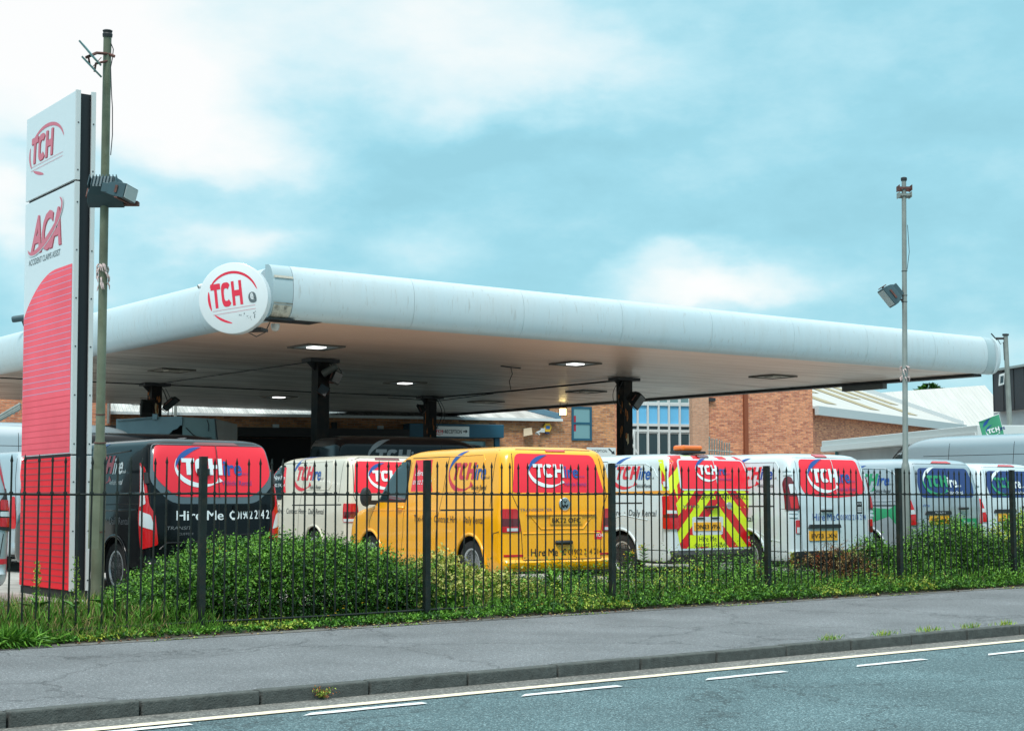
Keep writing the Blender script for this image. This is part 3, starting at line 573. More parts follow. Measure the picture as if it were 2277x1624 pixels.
def chevron_van():
    W, L, H = 1.92, 5.0, 1.97
    p, v = place('chv', 'panel_van', 'white van with red and yellow chevrons and an amber roof beacon', W, L, H, 2.46, 23, 36); wh = (1.25, 4.3); common(v, p, WHITE, wh, W)
    door = [(-.76, .50), (.80, .50), (.92, .62), (.93, 1.30), (.88, 1.62), (.78, 1.925), (-.78, 1.925), (-.88, 1.62), (-.93, 1.30), (-.80, .62)]
    d = Decal(v.rear, .003); d.poly(door, 'lime', nu=24, nv=16)
    for sgn in (-1, 1):
        half = clip(door, (.0, 0), (.0, 3), 1 if sgn < 0 else -1)
        for k in range(-1, 7):
            c0 = .30+k*.44; s_ = 1.05                                   # red bars fall away from the middle
            a = (0, c0); b = (sgn*2, c0-2*s_); a2 = (0, c0+.22); b2 = (sgn*2, c0+.22-2*s_)
            q = clip(half, a, b, 1 if sgn > 0 else -1)
            if len(q) > 2: q = clip(q, a2, b2, -1 if sgn > 0 else 1)
            if len(q) > 2: d.poly(q, 'hired', .0012, nu=10, nv=6)
    d.poly(rounded([(-.53, .70), (.10, .70), (.12, .98), (-.53, .98)], .04), 'paper', .003)
    d.poly([(-.20, 1.245), (-.02, 1.245), (-.02, 1.30), (-.20, 1.30)], 'lime', .003)
    d.text('HIGHWAY MAINTENANCE', (-.44, 1.25), .088, 'dark', .004, width=1.14, lift=.004); d.text('VIVARO', (-.70, 1.12), .045, 'grey', .012, width=.32, lift=.004)
    d.poly([(-.60, .52), (.06, .52), (.06, .70), (-.60, .70)], 'lime', .0024)
    d.text('Hire Me', (-.40, .60), .085, 'dark', .008, width=.36, lift=.004); d.text('01902 214 214', (-.42, .515), .055, 'dark', 0, width=.56, lift=.004); phone(d.put, (-.49, .515), .055, 'dark', .004)
    d.poly([(.62, .55), (.74, .55), (.74, .66), (.62, .66)], 'red', .003); V, F = text2d('TCH', .045, .02); d.put(V*.85+np.array([.632, .585]), F, 'white', .005); d.build('chevron_film', p)
    s_ = v.patch('window_surround', rounded([(-.73, 1.385), (.84, 1.385), (.71, 1.87), (-.70, 1.87)], .07), WHITE, p, off=.008, nu=18)
    w = v.patch('rear_window', rounded([(-.70, 1.41), (.81, 1.41), (.68, 1.85), (-.67, 1.85)], .05), FILM['red'], p, off=.012, nu=20); w['label'] = 'rear windows covered in red film'
    d = Decal(v.rear, .015); rear_logo(d, -.31, 1.63, .145); d.build('logo', w)
    for sg in (-1, 1):
        t = v.patch('tail_light', rounded([(sg*.80, .80), (sg*1.05, .80), (sg*1.05, 1.30), (sg*.86, 1.30)], .03), LAMPR, p, off=.03); v.patch('lens', [(sg*.84, 1.03), (sg*.97, 1.03), (sg*.97, 1.08), (sg*.85, 1.08)], LAMPC, t, off=.034, nu=6, nv=2, skirt=False)
        v.patch('lens', [(sg*.83, .97), (sg*1.03, .97), (sg*1.03, 1.015), (sg*.83, 1.015)], LAMPD, t, off=.034, nu=6, nv=2, skirt=False)
        v.patch('side_film', [(sg*.965, 1.30), (sg*1.05, 1.30), (sg*1.02, 1.86), (sg*.90, 1.86)], FILM['lime'], p, off=.003, nu=6, nv=6, skirt=False)
        v.patch('hinge', [(sg*.93, 1.44), (sg*.985, 1.44), (sg*.985, 1.52), (sg*.93, 1.52)], WHITE, p, off=.03, nu=2, nv=2)
    v.patch('side_film', [(-1.05, 1.50), (-.965, 1.40), (-.95, 1.62), (-1.0, 1.70)], FILM['hired'], p, off=.005, nu=4, nv=4, skirt=False)
    v.patch('brake_light', rounded([(-.24, 1.895), (.0, 1.895), (.0, 1.925), (-.24, 1.925)], .01), LAMPD, p, off=.02, nu=4, nv=2)
    v.lines('door_seam', [[(.04, .50), (.04, 1.385)], [(.04, 1.87), (.04, 1.95)]], GAPM, p, off=.005); v.lines('door_split', [[(.04, 1.385), (.04, 1.87)]], WHITE, p, off=.0165, w=.012)
    v.patch('bumper', rounded([(-.95, .28), (.95, .28), (.95, .47), (-.95, .47)], .03), TRIM, p, off=.02, nu=24, nv=3); plate(v, p, -.22, .83, 'DN23 VPA', .56, .13)
    handle(v, p, -.12, 1.13, .26, .05); b = MB(); c = v.rear(np.array([.26]), np.array([1.15]), 0)[0]; b.lathe([(0, -.012), (.055, -.012), (.062, .0), (.062, .01)], tuple(c), axis='x', n=20); b.build('badge', FILM['chrome'], p, smooth=40)
    v.patch('plate_lamp', [(-.42, .945), (-.28, .945), (-.28, .97), (-.42, .97)], TRIM, p, off=.02, nu=2, nv=1); v.patch('plate_lamp', [(-.12, .945), (.02, .945), (.02, .97), (-.12, .97)], TRIM, p, off=.02, nu=2, nv=1)
    # beacon
    k = MB(); k.box(.30, .62, -.13+.12, .35+.12, H-.005, H+.035); bc = k.build('roof_beacon', TRIM, p, bevel=.01); k = MB(); k.box(.33, .59, -.10+.12, .32+.12, H+.036, H+.125); k.build('beacon_lens', AMBER, bc, bevel=.035)
    side_deco(v, p, 1.48, None, svc=(2.75, .99), wlen=2.35, z0=1.56, h=.21)
    v.patch('side_stripe', [(-3.4, 1.29), (-.13, 1.335), (-.13, 1.385), (-3.4, 1.34)], FILM['orange'], p, fn=v.left, off=.003, skirt=False, nu=24, nv=2)
    v.lines('door_seam', [[(-3.15, .4), (-3.0, 1.8)], [(-1.85, .4), (-1.8, 1.2), (-1.72, 1.85), (-3.0, 1.87)]], GAPM, p, fn=v.left); v.lines('slide_rail', [[(-2.1, 1.18), (-.75, 1.19)]], GAPM, p, fn=v.left, w=.022); v.lines('body_crease', [[(-1.68, 1.80), (-.75, 1.80), (-.55, 1.72), (-.45, 1.60)], [(-1.9, .6), (-1.6, .9), (-1.2, 1.0), (-.6, .93)]], WHITE, p, fn=v.left, raised=.008)
    v.lines('bumper_trim', [[(-4.6, .385), (-.15, .385)]], TRIM, p, fn=v.left, w=.18)
    v.lines('rear_arch', [[(-.25, 1.4), (-.25, .6)]], GAPM, p, fn=v.left)
chevron_van()
def white_van():
    W, L, H = 1.956, 5.0, 1.98
    p, v = place('trf', 'panel_van', 'plain white van with red rear windows, right of the chevron van', W, L, H, 4.34, 23.2, 36); wh = (1.05, 4.1); common(v, p, WHITE, wh, W)
    w = v.patch('rear_window', rounded([(-.62, 1.31), (0.0, 1.27), (.62, 1.31), (.76, 1.38), (.66, 1.875), (-.66, 1.875), (-.72, 1.42)], [.05, .02, .05, .08, .08, .08, .08]), FILM['red'], p, off=.003, nu=20); w['label'] = 'rear windows covered in red film'
    d = Decal(v.rear, .007); rear_logo(d, -.45, 1.51, .215); d.build('logo', w)
    for sg in (-1, 1):
        t = v.patch('tail_light', rounded([(sg*.80, 1.08), (sg*1.03, 1.08), (sg*1.03, 1.50), (sg*.94, 1.60), (sg*.86, 1.60)], .04), LAMPD, p, off=.02); v.patch('lens', rounded([(sg*.84, 1.33), (sg*.92, 1.33), (sg*.92, 1.48), (sg*.85, 1.48)], .02), LAMPC, t, off=.024, nu=3, nv=3, skirt=False)
        v.patch('lens', rounded([(sg*.83, 1.11), (sg*.94, 1.11), (sg*.94, 1.29), (sg*.84, 1.29)], .02), LAMPR, t, off=.024, nu=3, nv=3, skirt=False)
        q = v.patch('bumper_lamp', rounded([(sg*.79, .72), (sg*.88, .72), (sg*.88, .93), (sg*.79, .93)], .02), LAMPR, p, off=.012, nu=3, nv=3); v.patch('lens', [(sg*.80, .73), (sg*.87, .73), (sg*.87, .82), (sg*.80, .82)], LAMPC if sg < 0 else LAMPD, q, off=.016, nu=2, nv=2, skirt=False)
        for z in (1.62, 1.68, .97, 1.03): v.patch('hinge', [(sg*.84, z), (sg*.97, z), (sg*.97, z+.035), (sg*.84, z+.035)], WHITE, p, off=.018, nu=3, nv=1)
    v.patch('brake_light', rounded([(-.24, 1.905), (.02, 1.905), (.0, 1.945), (-.26, 1.945)], .012), LAMPR, p, off=.016, nu=6, nv=2)
    v.lines('door_seam', [[(.06, .46), (.06, 1.30)], [(-.76, .44), (-.76, 1.35), (-.73, 1.90), (.73, 1.90), (.76, 1.35), (.76, .44)]], GAPM, p, w=.006); v.lines('door_split', [[(.06, 1.30), (.06, 1.90)]], WHITE, p, off=.009, w=.012)
    v.patch('handle_recess', rounded([(-.38, 1.02), (-.04, 1.02), (-.06, 1.12), (-.36, 1.12)], .03), WHITE, p, off=.012); handle(v, p, -.21, 1.07, .24, .045); v.patch('plate_light_bar', rounded([(-.63, .80), (.08, .80), (.06, .86), (-.60, .86)], .02), TRIM, p, off=.04, nu=10, nv=2)
    plate(v, p, -.30, .685, 'BV73 LXN', .62, .15); d = Decal(v.rear, .003); d.text('Hire Me', (-.52, .92), .115, 'blue', .01, width=.50); phone(d.put, (.0, .93), .09, 'blue'); d.text('01902 214 214', (.10, .925), .085, 'blue', 0, width=.62); d.build('rear_lettering', p)
    q = v.patch('sticker', [(.50, 1.02), (.64, 1.02), (.64, 1.21), (.50, 1.21)], TRIM, p, off=.004, nu=2, nv=2); d = Decal(v.rear, .007)
    for z in (1.045, 1.075, 1.105): d.poly([(.52, z), (.62, z), (.62, z+.02), (.52, z+.02)], 'paper', nu=1, nv=1)
    d.text('80 247', (.52, 1.16), .03, 'paper', width=.1); d.build('print', q)
    v.patch('bumper', rounded([(-.97, .27), (.97, .27), (.97, .43), (-.97, .43)], .03), TRIM, p, off=.035, nu=24, nv=3); v.patch('reflector', [(-.60, .37), (-.48, .37), (-.48, .39), (-.60, .39)], LAMPR, p, off=.04, nu=2, nv=1)
    side_deco(v, p, 1.35, None, svc=(3.1, .9), wlen=2.2, z0=1.56, h=.20)
    v.lines('door_seam', [[(-1.8, .4), (-1.72, 1.85), (-3.0, 1.87), (-3.1, .4)], [(-.55, 1.84), (-.52, 1.60)], [(-.3, .7), (-.3, 1.1), (-.12, 1.1)]], GAPM, p, fn=v.left, w=.006); v.lines('slide_rail', [[(-2.1, 1.13), (-.45, 1.14)]], GAPM, p, fn=v.left, w=.022)
    v.lines('body_crease', [[(-1.6, 1.83), (-.5, 1.83), (-.42, 1.75), (-.42, 1.55)], [(-.9, .78), (-.5, .62), (-.3, .6)]], WHITE, p, fn=v.left, raised=.008); v.lines('bumper_trim', [[(-.6, .37), (-.15, .37)]], TRIM, p, fn=v.left, w=.16)
    v.lines('front_bumper_trim', [[(-3.6, .37), (-1.5, .37)]], TRIM, p, fn=v.left, w=.1)
white_van()
def electric(key, label, x1, D1, th, paint, H, reg, badge=True):
    W, L = 1.93, 5.0; p, v = place(key, 'panel_van', label, W, L, H, x1, D1, th); common(v, p, paint, (1.05, 4.2), W)
    w = v.patch('rear_window', rounded([(-.70, 1.27), (.70, 1.27), (.72, 1.50), (.64, 1.77), (-.66, 1.77), (-.74, 1.50)], [.1, .1, .06, .08, .08, .06]), FILM['navy'], p, off=.003, nu=20); w['label'] = 'rear windows covered in dark blue film'
    d = Decal(v.rear, .007); logo(d.put, (-.52, 1.45), .195, 'green', 'white', 'white', 'green', small='white', web='white', lay=.003); d.build('logo', w)
    for sg in (-1, 1):
        t = v.patch('tail_light', rounded([(sg*.84, .82), (sg*1.06, .82), (sg*1.06, 1.25), (sg*.92, 1.25)], .03), LAMPR, p, off=.02); v.patch('lens', [(sg*.88, 1.0), (sg*1.04, .98), (sg*1.04, 1.05), (sg*.89, 1.07)], LAMPC, t, off=.024, nu=4, nv=2, skirt=False)
        v.patch('hinge', [(sg*.90, 1.48), (sg*.96, 1.48), (sg*.96, 1.56), (sg*.90, 1.56)], WHITE, p, off=.03, nu=2, nv=2)
    v.patch('brake_light', rounded([(-.28, 1.85), (.26, 1.85), (.18, 1.88), (-.2, 1.88)], .01), LAMPR, p, off=.014, nu=6, nv=2)
    v.lines('door_seam', [[(.03, .46), (.03, 1.27)], [(-.80, .44), (-.82, 1.3), (-.72, 1.84), (.72, 1.84), (.82, 1.3), (.80, .44)]], GAPM, p, w=.006); v.lines('door_split', [[(.03, 1.27), (.03, 1.77)]], GAPM, p, off=.009, w=.008)
    v.patch('plate_light_bar', rounded([(-.64, .985), (.02, .985), (0, 1.05), (-.60, 1.05)], .02), TRIM, p, off=.03, nu=8, nv=2); plate(v, p, -.28, .90, reg, .52, .15)
    handle(v, p, .36, 1.09, .22, .05); d = Decal(v.rear, .003)
    d.poly([(.22, .60), (.72, .60), (.72, .92), (.22, .92)], 'green'); d.text('Electric', (.36, .80), .085, 'paper', .005, width=.30); d.text('Vehicle', (.30, .67), .085, 'paper', .005, width=.30)
    if badge: d.text('eVito', (-.68, 1.12), .05, 'blue', .008, shear=.2, width=.16); d.text('Mercedes-Benz', (-.42, 1.005), .03, 'paper', 0, width=.26, lift=.032)
    d.build('rear_lettering', p); side_deco(v, p, 1.41, None, tch='green', a2='green', svc=(3.0, .9), words='', z0=1.48, h=.20)
    v.patch('side_graphic', [(-1.6, .80), (-.9, .86), (-.55, .96), (-.40, .82), (-.32, .82), (-.32, 1.18), (-.40, 1.16), (-.55, 1.08), (-.9, 1.10), (-1.6, 1.14)], FILM['green'], p, fn=v.left, off=.003, skirt=False, nu=16, nv=3)
    v.lines('slide_rail', [[(-2.1, 1.13), (-.30, 1.14)]], GAPM, p, fn=v.left, w=.022); v.lines('body_crease', [[(-1.8, 1.78), (-.7, 1.76), (-.5, 1.68), (-.42, 1.55), (-.42, 1.22), (-1.8, 1.20)]], paint, p, fn=v.left, raised=.01); v.patch('bumper', rounded([(-.95, .30), (.95, .30), (.95, .44), (-.95, .44)], .03), TRIM, p, off=.035, nu=24, nv=3)
    v.patch('rear_pillar_trim', [(-1.16, 1.24), (-.99, 1.26), (-.965, 1.70), (-1.10, 1.76)], TRIM, p, off=.003, nu=5, nv=8, skirt=False)
electric('vit', 'silver van with dark blue rear windows, behind the right-hand lamp pole', 6.675, 25, 36, SILV, 1.94, 'BG74 UXZ')
electric('far', 'white van with dark blue rear windows at the right edge, cut by the frame', 8.78, 28, 36, WHITE, 1.93, '', False)
def edge_vans():
    W, L, H = 1.97, 5.0, 2.05; p, v = place('v1', 'panel_van', 'silver van at the left edge with red bumper stripe and dark rear glass', W, L, H, -7.2, 15.84, 36); common(v, p, SILV, (1.0, 3.95), W)
    v.patch('rear_window', rounded([(-.78, 1.30), (.78, 1.30), (.72, 1.85), (-.72, 1.85)], .06), GLASS, p, off=.003, nu=20)
    for sg in (-1, 1):
        t = v.patch('tail_light', rounded([(sg*.83, .93), (sg*1.02, .90), (sg*1.08, 1.0), (sg*1.08, 1.22), (sg*.98, 1.40), (sg*.83, 1.22)], .03), TRIM, p, off=.014)
        for z0, z1, m_ in ((.96, 1.06, LAMPR), (1.075, 1.13, LAMPC), (1.145, 1.26, LAMPR)): v.patch('lens', rounded([(sg*.85, z0), (sg*1.05, z0-.01), (sg*1.05, z1-.01), (sg*.85, z1)], .015), m_, t, off=.02, nu=6, nv=3, skirt=False)
        v.lines('red_edge_stripe', [[(sg*.80, 1.84), (sg*.90, 1.5), (sg*.985, 1.30)]], FILM['redink'], p, w=.04, off=.003)
    v.patch('bumper_stripe', [(-1.05, .54), (1.05, .54), (1.05, .60), (-1.05, .60)], FILM['redink'], p, off=.005, nu=30, nv=1, skirt=False); v.patch('side_stripe', [(.62, .64), (.78, .64), (.78, .76), (.62, .76)], FILM['redink'], p, off=.005, nu=3, nv=1, skirt=False)
    v.lines('door_seam', [[(.0, .5), (.0, 1.9)], [(.80, .62), (.84, 1.3), (.80, 1.95)], [(.86, .62), (.90, .88)]], GAPM, p)
    W, L, H = 1.97, 5.0, 2.09; p, v = place('v2', 'panel_van', 'pale silver van with red rear window, half hidden behind the tall sign', W, L, H, -8.4, 25.5, 38); common(v, p, SILV, (1.0, 3.95), W)
    w = v.patch('rear_window', rounded([(-.80, 1.30), (.80, 1.30), (.82, 1.60), (.76, 1.98), (-.80, 1.98), (-.86, 1.60)], [.2, .2, .1, .08, .08, .1]), FILM['red'], p, off=.003, nu=20)
    d = Decal(v.rear, .007); rear_logo(d, -.48, 1.60, .2); d.build('logo', w)
    for sg in (-1, 1): v.patch('tail_light', rounded([(sg*.92, .75), (sg*1.09, .75), (sg*1.09, 1.25), (sg*.95, 1.30)], .03), LAMPR, p, off=.016)
    v.lines('door_seam', [[(0, .5), (0, 1.3)], [(-.92, .6), (-.94, 1.6), (-.88, 2.0)]], GAPM, p)
edge_vans()
# ---------------------------------------------------------------- taller vans further back
TALL = [(.30, .95, .06, -.06, .14, .4), (.40, .985, .0, .0, .14, .38), (.95, 1.0, .03, -.06, .12, .36), (1.15, .995, .03, -.30, .12, .34), (1.26, .985, .03, -.85, .12, .3), (1.40, .975, .035, -1.05, .12, .26), (1.9, .93, .06, -1.42, .13, .24), (2.25, .885, .09, -1.72, .15, .24),
        (2.42, .86, .11, -1.95, .17, .3), (2.55, .80, .16, -2.2, .2, .3), (2.62, .70, .24, -2.5, .24, .3), (2.66, .52, .45, -2.9, .25, .3), (2.67, .35, .8, -3.2, .2, .2)]
def tall_van(label, loc, heading, paint, H, L=5.9, W=2.0, side='left', text=None, tx=3.2, ink='paper', z0=1.75, group='high-roofed vans parked further back', logo_h=.32):
    fx = (math.sin(heading), math.cos(heading)); p = thing('high_roof_van', label, 'van', (loc[0], loc[1], .1), math.atan2(fx[1], fx[0]), group); v = Van(W, L, H, TALL); common(v, p, paint, (1.2, L-1.2), W)
    fn = v.left if side == 'left' else v.right; d = Decal(fn, .004)
    if text: logo(d.put, (-tx if side == 'left' else tx, z0), logo_h, 'redink' if text == 1 else ink, ink, ink, 'redink' if text == 1 else ink, shear=.2, small=ink, web=None)
    if text: d.build('livery', p)
    X = (lambda x: -x) if side == 'left' else (lambda x: x)
    v.lines('side_seam', [[(X(L*.48), .45), (X(L*.48), H-.18)], [(X(L*.22), .45), (X(L*.22), H-.18)], [(X(.3), H-.45), (X(L-2.6), H-.45)]], GAPM, p, fn=fn, w=.012)
    for sg in (-1, 1): v.patch('tail_light', rounded([(sg*.90, .95), (sg*1.08, .95), (sg*1.08, 1.6), (sg*.94, 1.6)], .03), LAMPR, p, off=.016)
    v.patch('rear_window', rounded([(-.7, 1.4), (.7, 1.4), (.66, 2.0), (-.66, 2.0)], .06), GLASS, p, off=.004)
    return p, v
HX = YAW+math.radians(53)
def camxy(x, D): q = FW*D+RT*x; return (q[0], q[1])
tall_van('large pale grey-green van behind the right-hand end of the row', (28.2, 17.6), .0, SILG, 2.62, L=6.3, side='left')
tall_van('black high-roofed van with grey lettering in the shade behind the cream van', camxy(-4.4, 34.0), YAW+math.radians(62), BLACKP, 2.66, L=5.6, side='right', text=2, tx=1.0, ink='dim', z0=2.02, group=None)
tall_van('black high-roofed van beside the black van, mostly hidden under the canopy', camxy(-9.8, 32.5), YAW+math.radians(62), BLACKP, 2.66, L=5.5, side='right', text=2, tx=2.15, ink='dim', z0=2.02, group=None)
tall_van('silver high-roofed van behind the roof of the orange-yellow van', camxy(-4.0, 39.8), YAW+math.radians(66), SILG, 2.72, L=5.6, side='right', text=2, tx=.8, ink='dark', z0=2.0)
tall_van('dark grey high-roofed van under the canopy below the reception sign', camxy(-2.4, 45.0), YAW+math.radians(66), TEALG, 2.78, L=4.9, side='right')
tall_van('large pale grey van with a roof ladder rack at the left edge', camxy(-13.0, 30.6), YAW+math.radians(60), SILV, 2.78, L=5.6, side='right')
tall_van('grey van with rounded roof and dark lettering behind the left-hand lamp pole', camxy(-13.2, 34.5), YAW+math.radians(60), SILG, 3.0, L=6.3, side='right', text=2, tx=1.3, ink='dark', z0=2.05, logo_h=.28)
# ---------------------------------------------------------------- ground, road, pavement
def sheet(name, x0, x1, y0, y1, z, m, zf=None, nx=1, ny=1):
    mb = MB(); V = []; 
    for j in range(ny+1):
        for i in range(nx+1): x = x0+(x1-x0)*i/nx; y = y0+(y1-y0)*j/ny; V.append((x, y, zf(x, y) if zf else z))
    mb.add(V, [(j*(nx+1)+i, j*(nx+1)+i+1, (j+1)*(nx+1)+i+1, (j+1)*(nx+1)+i) for j in range(ny) for i in range(nx)]); o = mb.build(name, m); tag(o, kind='structure'); return o
ROAD = asphalt('road_asphalt', (.088, .150, .164), (.30, .41, .425), 100, .2, .7); PAVE = asphalt('pavement_asphalt', (.148, .155, .162), (.32, .33, .34), 115, .2, .42, .3); YARD = mat('yard_concrete', (.36, .34, .31, 1), .85, var=.25, vscale=3, bump=.3)
GUT = asphalt('gutter_tarmac', (.16, .155, .14), (.36, .34, .31), 60, .3, .5, .5); SOIL = mat('verge_soil', (.035, .032, .018, 1), .95, var=.5, vscale=20, bump=.8, bscale=40)
KY = 9.93
sheet('ground', -900, 900, -900, 900, -.125, mat('far_ground', (.12, .13, .11, 1), .9, var=.3, vscale=.05))
sheet('road', -60, 120, .5, KY-.0, -.099, ROAD)
sheet('gutter', -60, 120, 9.52, KY-.002, -.095, GUT)
sheet('pavement', -60, 120, KY+.12, 14.10, 0, PAVE)
sheet('verge', -60, 120, 14.08, 16.2, .03, SOIL, zf=lambda x, y: -.004 if y < 14.2 else .02+.03*math.sin(x*1.7)*math.sin(y*3)+(.0 if y < 14.5 else .04), nx=260, ny=14)
sheet('yard', -14, 75, 16.0, 95, .1, YARD)
sheet('path_edge', -60, 120, 13.93, 14.16, .004, asphalt('edge_strip', (.12, .115, .105), (.22, .21, .19), 90, .3, .4, .4))
rnd = random.Random(4)
kb = MB(); x = -4.0
KERB = mat('kerb_stone', (.072, .078, .072, 1), .85, var=.25, vscale=14, bump=.9, bscale=70, dirt=.6, dcol=(.04, .04, .035, 1), dscale=6)
while x < 60:
    w = .915; j = rnd.uniform(-.006, .006); z = .004+rnd.uniform(-.004, .004); kb.box(x+.009, x+w-.009, KY+j, KY+.125, -.24, z); x += w
o = kb.build('kerb', KERB, bevel=.012); tag(o, kind='structure')
def marking(name, x0, x1, y0, y1, z, m, seed, n=None, slant=0, wob=.006):
    r = random.Random(seed); n = n or max(4, int((x1-x0)*14)); mb = MB(); V = []
    for i in range(n+1):
        x = x0+(x1-x0)*i/n; s_ = slant*(y1-y0); V += [(x-s_ if i == 0 else x, y0+r.uniform(-wob, wob), z), (x, y1+r.uniform(-wob, wob), z)]
    mb.add(V, [(2*i, 2*i+2, 2*i+3, 2*i+1) for i in range(n)]); o = mb.build(name, m); tag(o, kind='structure'); return o
YL = mat('cream_line_paint', (.74, .64, .48, 1), .7, var=.12, vscale=40, dirt=.35, dcol=(.2, .18, .14, 1), dscale=30); WL = mat('white_line_paint', (.70, .71, .70, 1), .7, var=.1, vscale=40, dirt=.35, dcol=(.2, .2, .2, 1), dscale=25)
marking('yellow_line', -8, 60, 9.46, 9.58, -.091, YL, 1, wob=.004)
for i, (a, b) in enumerate([(-1.8, -.9), (.0, .9), (1.72, 2.6), (3.46, 4.34), (5.23, 6.14), (7.02, 7.92), (8.83, 9.7), (10.57, 11.45), (12.32, 13.2), (14.1, 15.0), (15.9, 16.8), (17.7, 18.6)]):
    ys = 9.36-.058*(a-4) if a > 4 else 9.36
    marking('lane_dash', a, b, ys-.044, ys+.044, -.091, WL, 20+i, slant=1.3)
# ---------------------------------------------------------------- railings
RAIL = mat('railing_paint', (.008, .014, .012, 1), .5, spec=.3, var=.4, vscale=8, bump=.4, bscale=120, dirt=.5, dcol=(.05, .035, .02, 1), dscale=9)
def fence():
    FY, X0, SP, HT = 14.44, 6.785, 2.7803, 1.8; r = random.Random(7)
    f = thing('railing_fence', 'long black spiked metal railing between the pavement and the vans', 'railings', (X0, FY, 0)); posts = [X0+SP*i for i in range(-4, 9)]
    for px in posts:
        m = MB(); m.box(px-.036, px+.036, FY-.036, FY+.036, -.05, HT+.0); m.box(px-.038, px+.038, FY-.038, FY+.038, HT+.001, HT+.012); m.build('post', RAIL, f, world=True, bevel=.006)
    for bi, a in enumerate(posts[:-1]):
        bi = 0 if 3 <= bi <= 7 else 9        # the five nearest bays: every picket a piece of its own
        b = a+SP; m = MB(); P = [(a+.045+(SP-.09)*k/12, FY+r.uniform(-.004, .004), 1.43-.012*math.sin(PI*k/12)+r.uniform(-.003, .003)) for k in range(13)]; m.tube(P, .013, 6); pan = m.build('top_rail', RAIL, f, world=True)
        m = MB(); P = [(a+.045+(SP-.09)*k/12, FY, .115-.008*math.sin(PI*k/12)) for k in range(13)]; m.tube(P, .014, 6); low = m.build('bottom_rail', RAIL, f, world=True); rest = MB()
        for k in range(1, 21):
            x = a+SP*k/21+r.uniform(-.006, .006); lean = r.uniform(-.012, .012); h = HT-.0+r.uniform(-.012, .008); y = FY-.0; pk = rest if bi > 5 else MB()
            pts = [(x, y, .06), (x+lean*.5, y, .9), (x+lean, y, h-.075)]; pk.tube(pts, .0100, 7, cap=True); e = (x+lean, y)
            pk.tube([(e[0], y, h-.076), (e[0], y, h-.06), (e[0], y, h)], [.0105, .016, .002], 7)
            pk.lathe([(.016, 1.412), (.021, 1.43), (.016, 1.448)], (x+lean*.8, y, 0), axis='z', n=8)
            if bi <= 5: pk.build('picket', RAIL, pan, world=True, smooth=40)
        if bi > 5: o = rest.build('picket', RAIL, pan, world=True, smooth=40); o['kind'] = 'stuff'
fence()
# ---------------------------------------------------------------- forecourt canopy
def fascia_mat():
    m = mat('fascia_panels', (.50, .60, .64, 1), .42, coat=.1); N, L, b = nodes(m); tc = N.new('ShaderNodeTexCoord'); out = (.50, .60, .64, 1)
    def nz(sx, sy, sz, s, lo, hi, amt, colr, last):
        mp = N.new('ShaderNodeMapping'); mp.inputs['Scale'].default_value = (sx, sy, sz); L.new(tc.outputs['Object'], mp.inputs[0]); n = N.new('ShaderNodeTexNoise'); n.inputs['Scale'].default_value = s; n.inputs['Detail'].default_value = 8; n.inputs['Roughness'].default_value = .65; L.new(mp.outputs[0], n.inputs['Vector'])
        r = N.new('ShaderNodeValToRGB'); L.new(n.outputs[0], r.inputs[0]); r.color_ramp.elements[0].position = lo; r.color_ramp.elements[1].position = hi; r.color_ramp.elements[1].color = (amt, amt, amt, 1); mx = N.new('ShaderNodeMix'); mx.data_type = 'RGBA'; L.new(r.outputs[0], mx.inputs[0]); mx.inputs[7].default_value = colr
        if last is None: mx.inputs[6].default_value = out
        else: L.new(last, mx.inputs[6])
        return mx.outputs[2]
    l = nz(3.1, 3.1, .5, 1.1, .50, .80, .32, (.36, .38, .36, 1), None); l = nz(1, 1, 1, .5, .45, .75, .5, (.56, .58, .58, 1), l); l = nz(17, 17, 1.4, 1, .58, .74, .6, (.27, .24, .20, 1), l); L.new(l, b.inputs['Base Color']); return m
CX0, CX1, CY0, CY1, CZ = 13.93, 36.5, 26.25, 54.6, 4.85
FASC = fascia_mat(); CAPM = mat('fascia_end_cap', (.36, .46, .49, 1), .4, coat=.2); DIRTY = mat('stained_cream_panel', (.50, .47, .40, 1), .6, dirt=.9, dcol=(.07, .06, .045, 1), dscale=7)
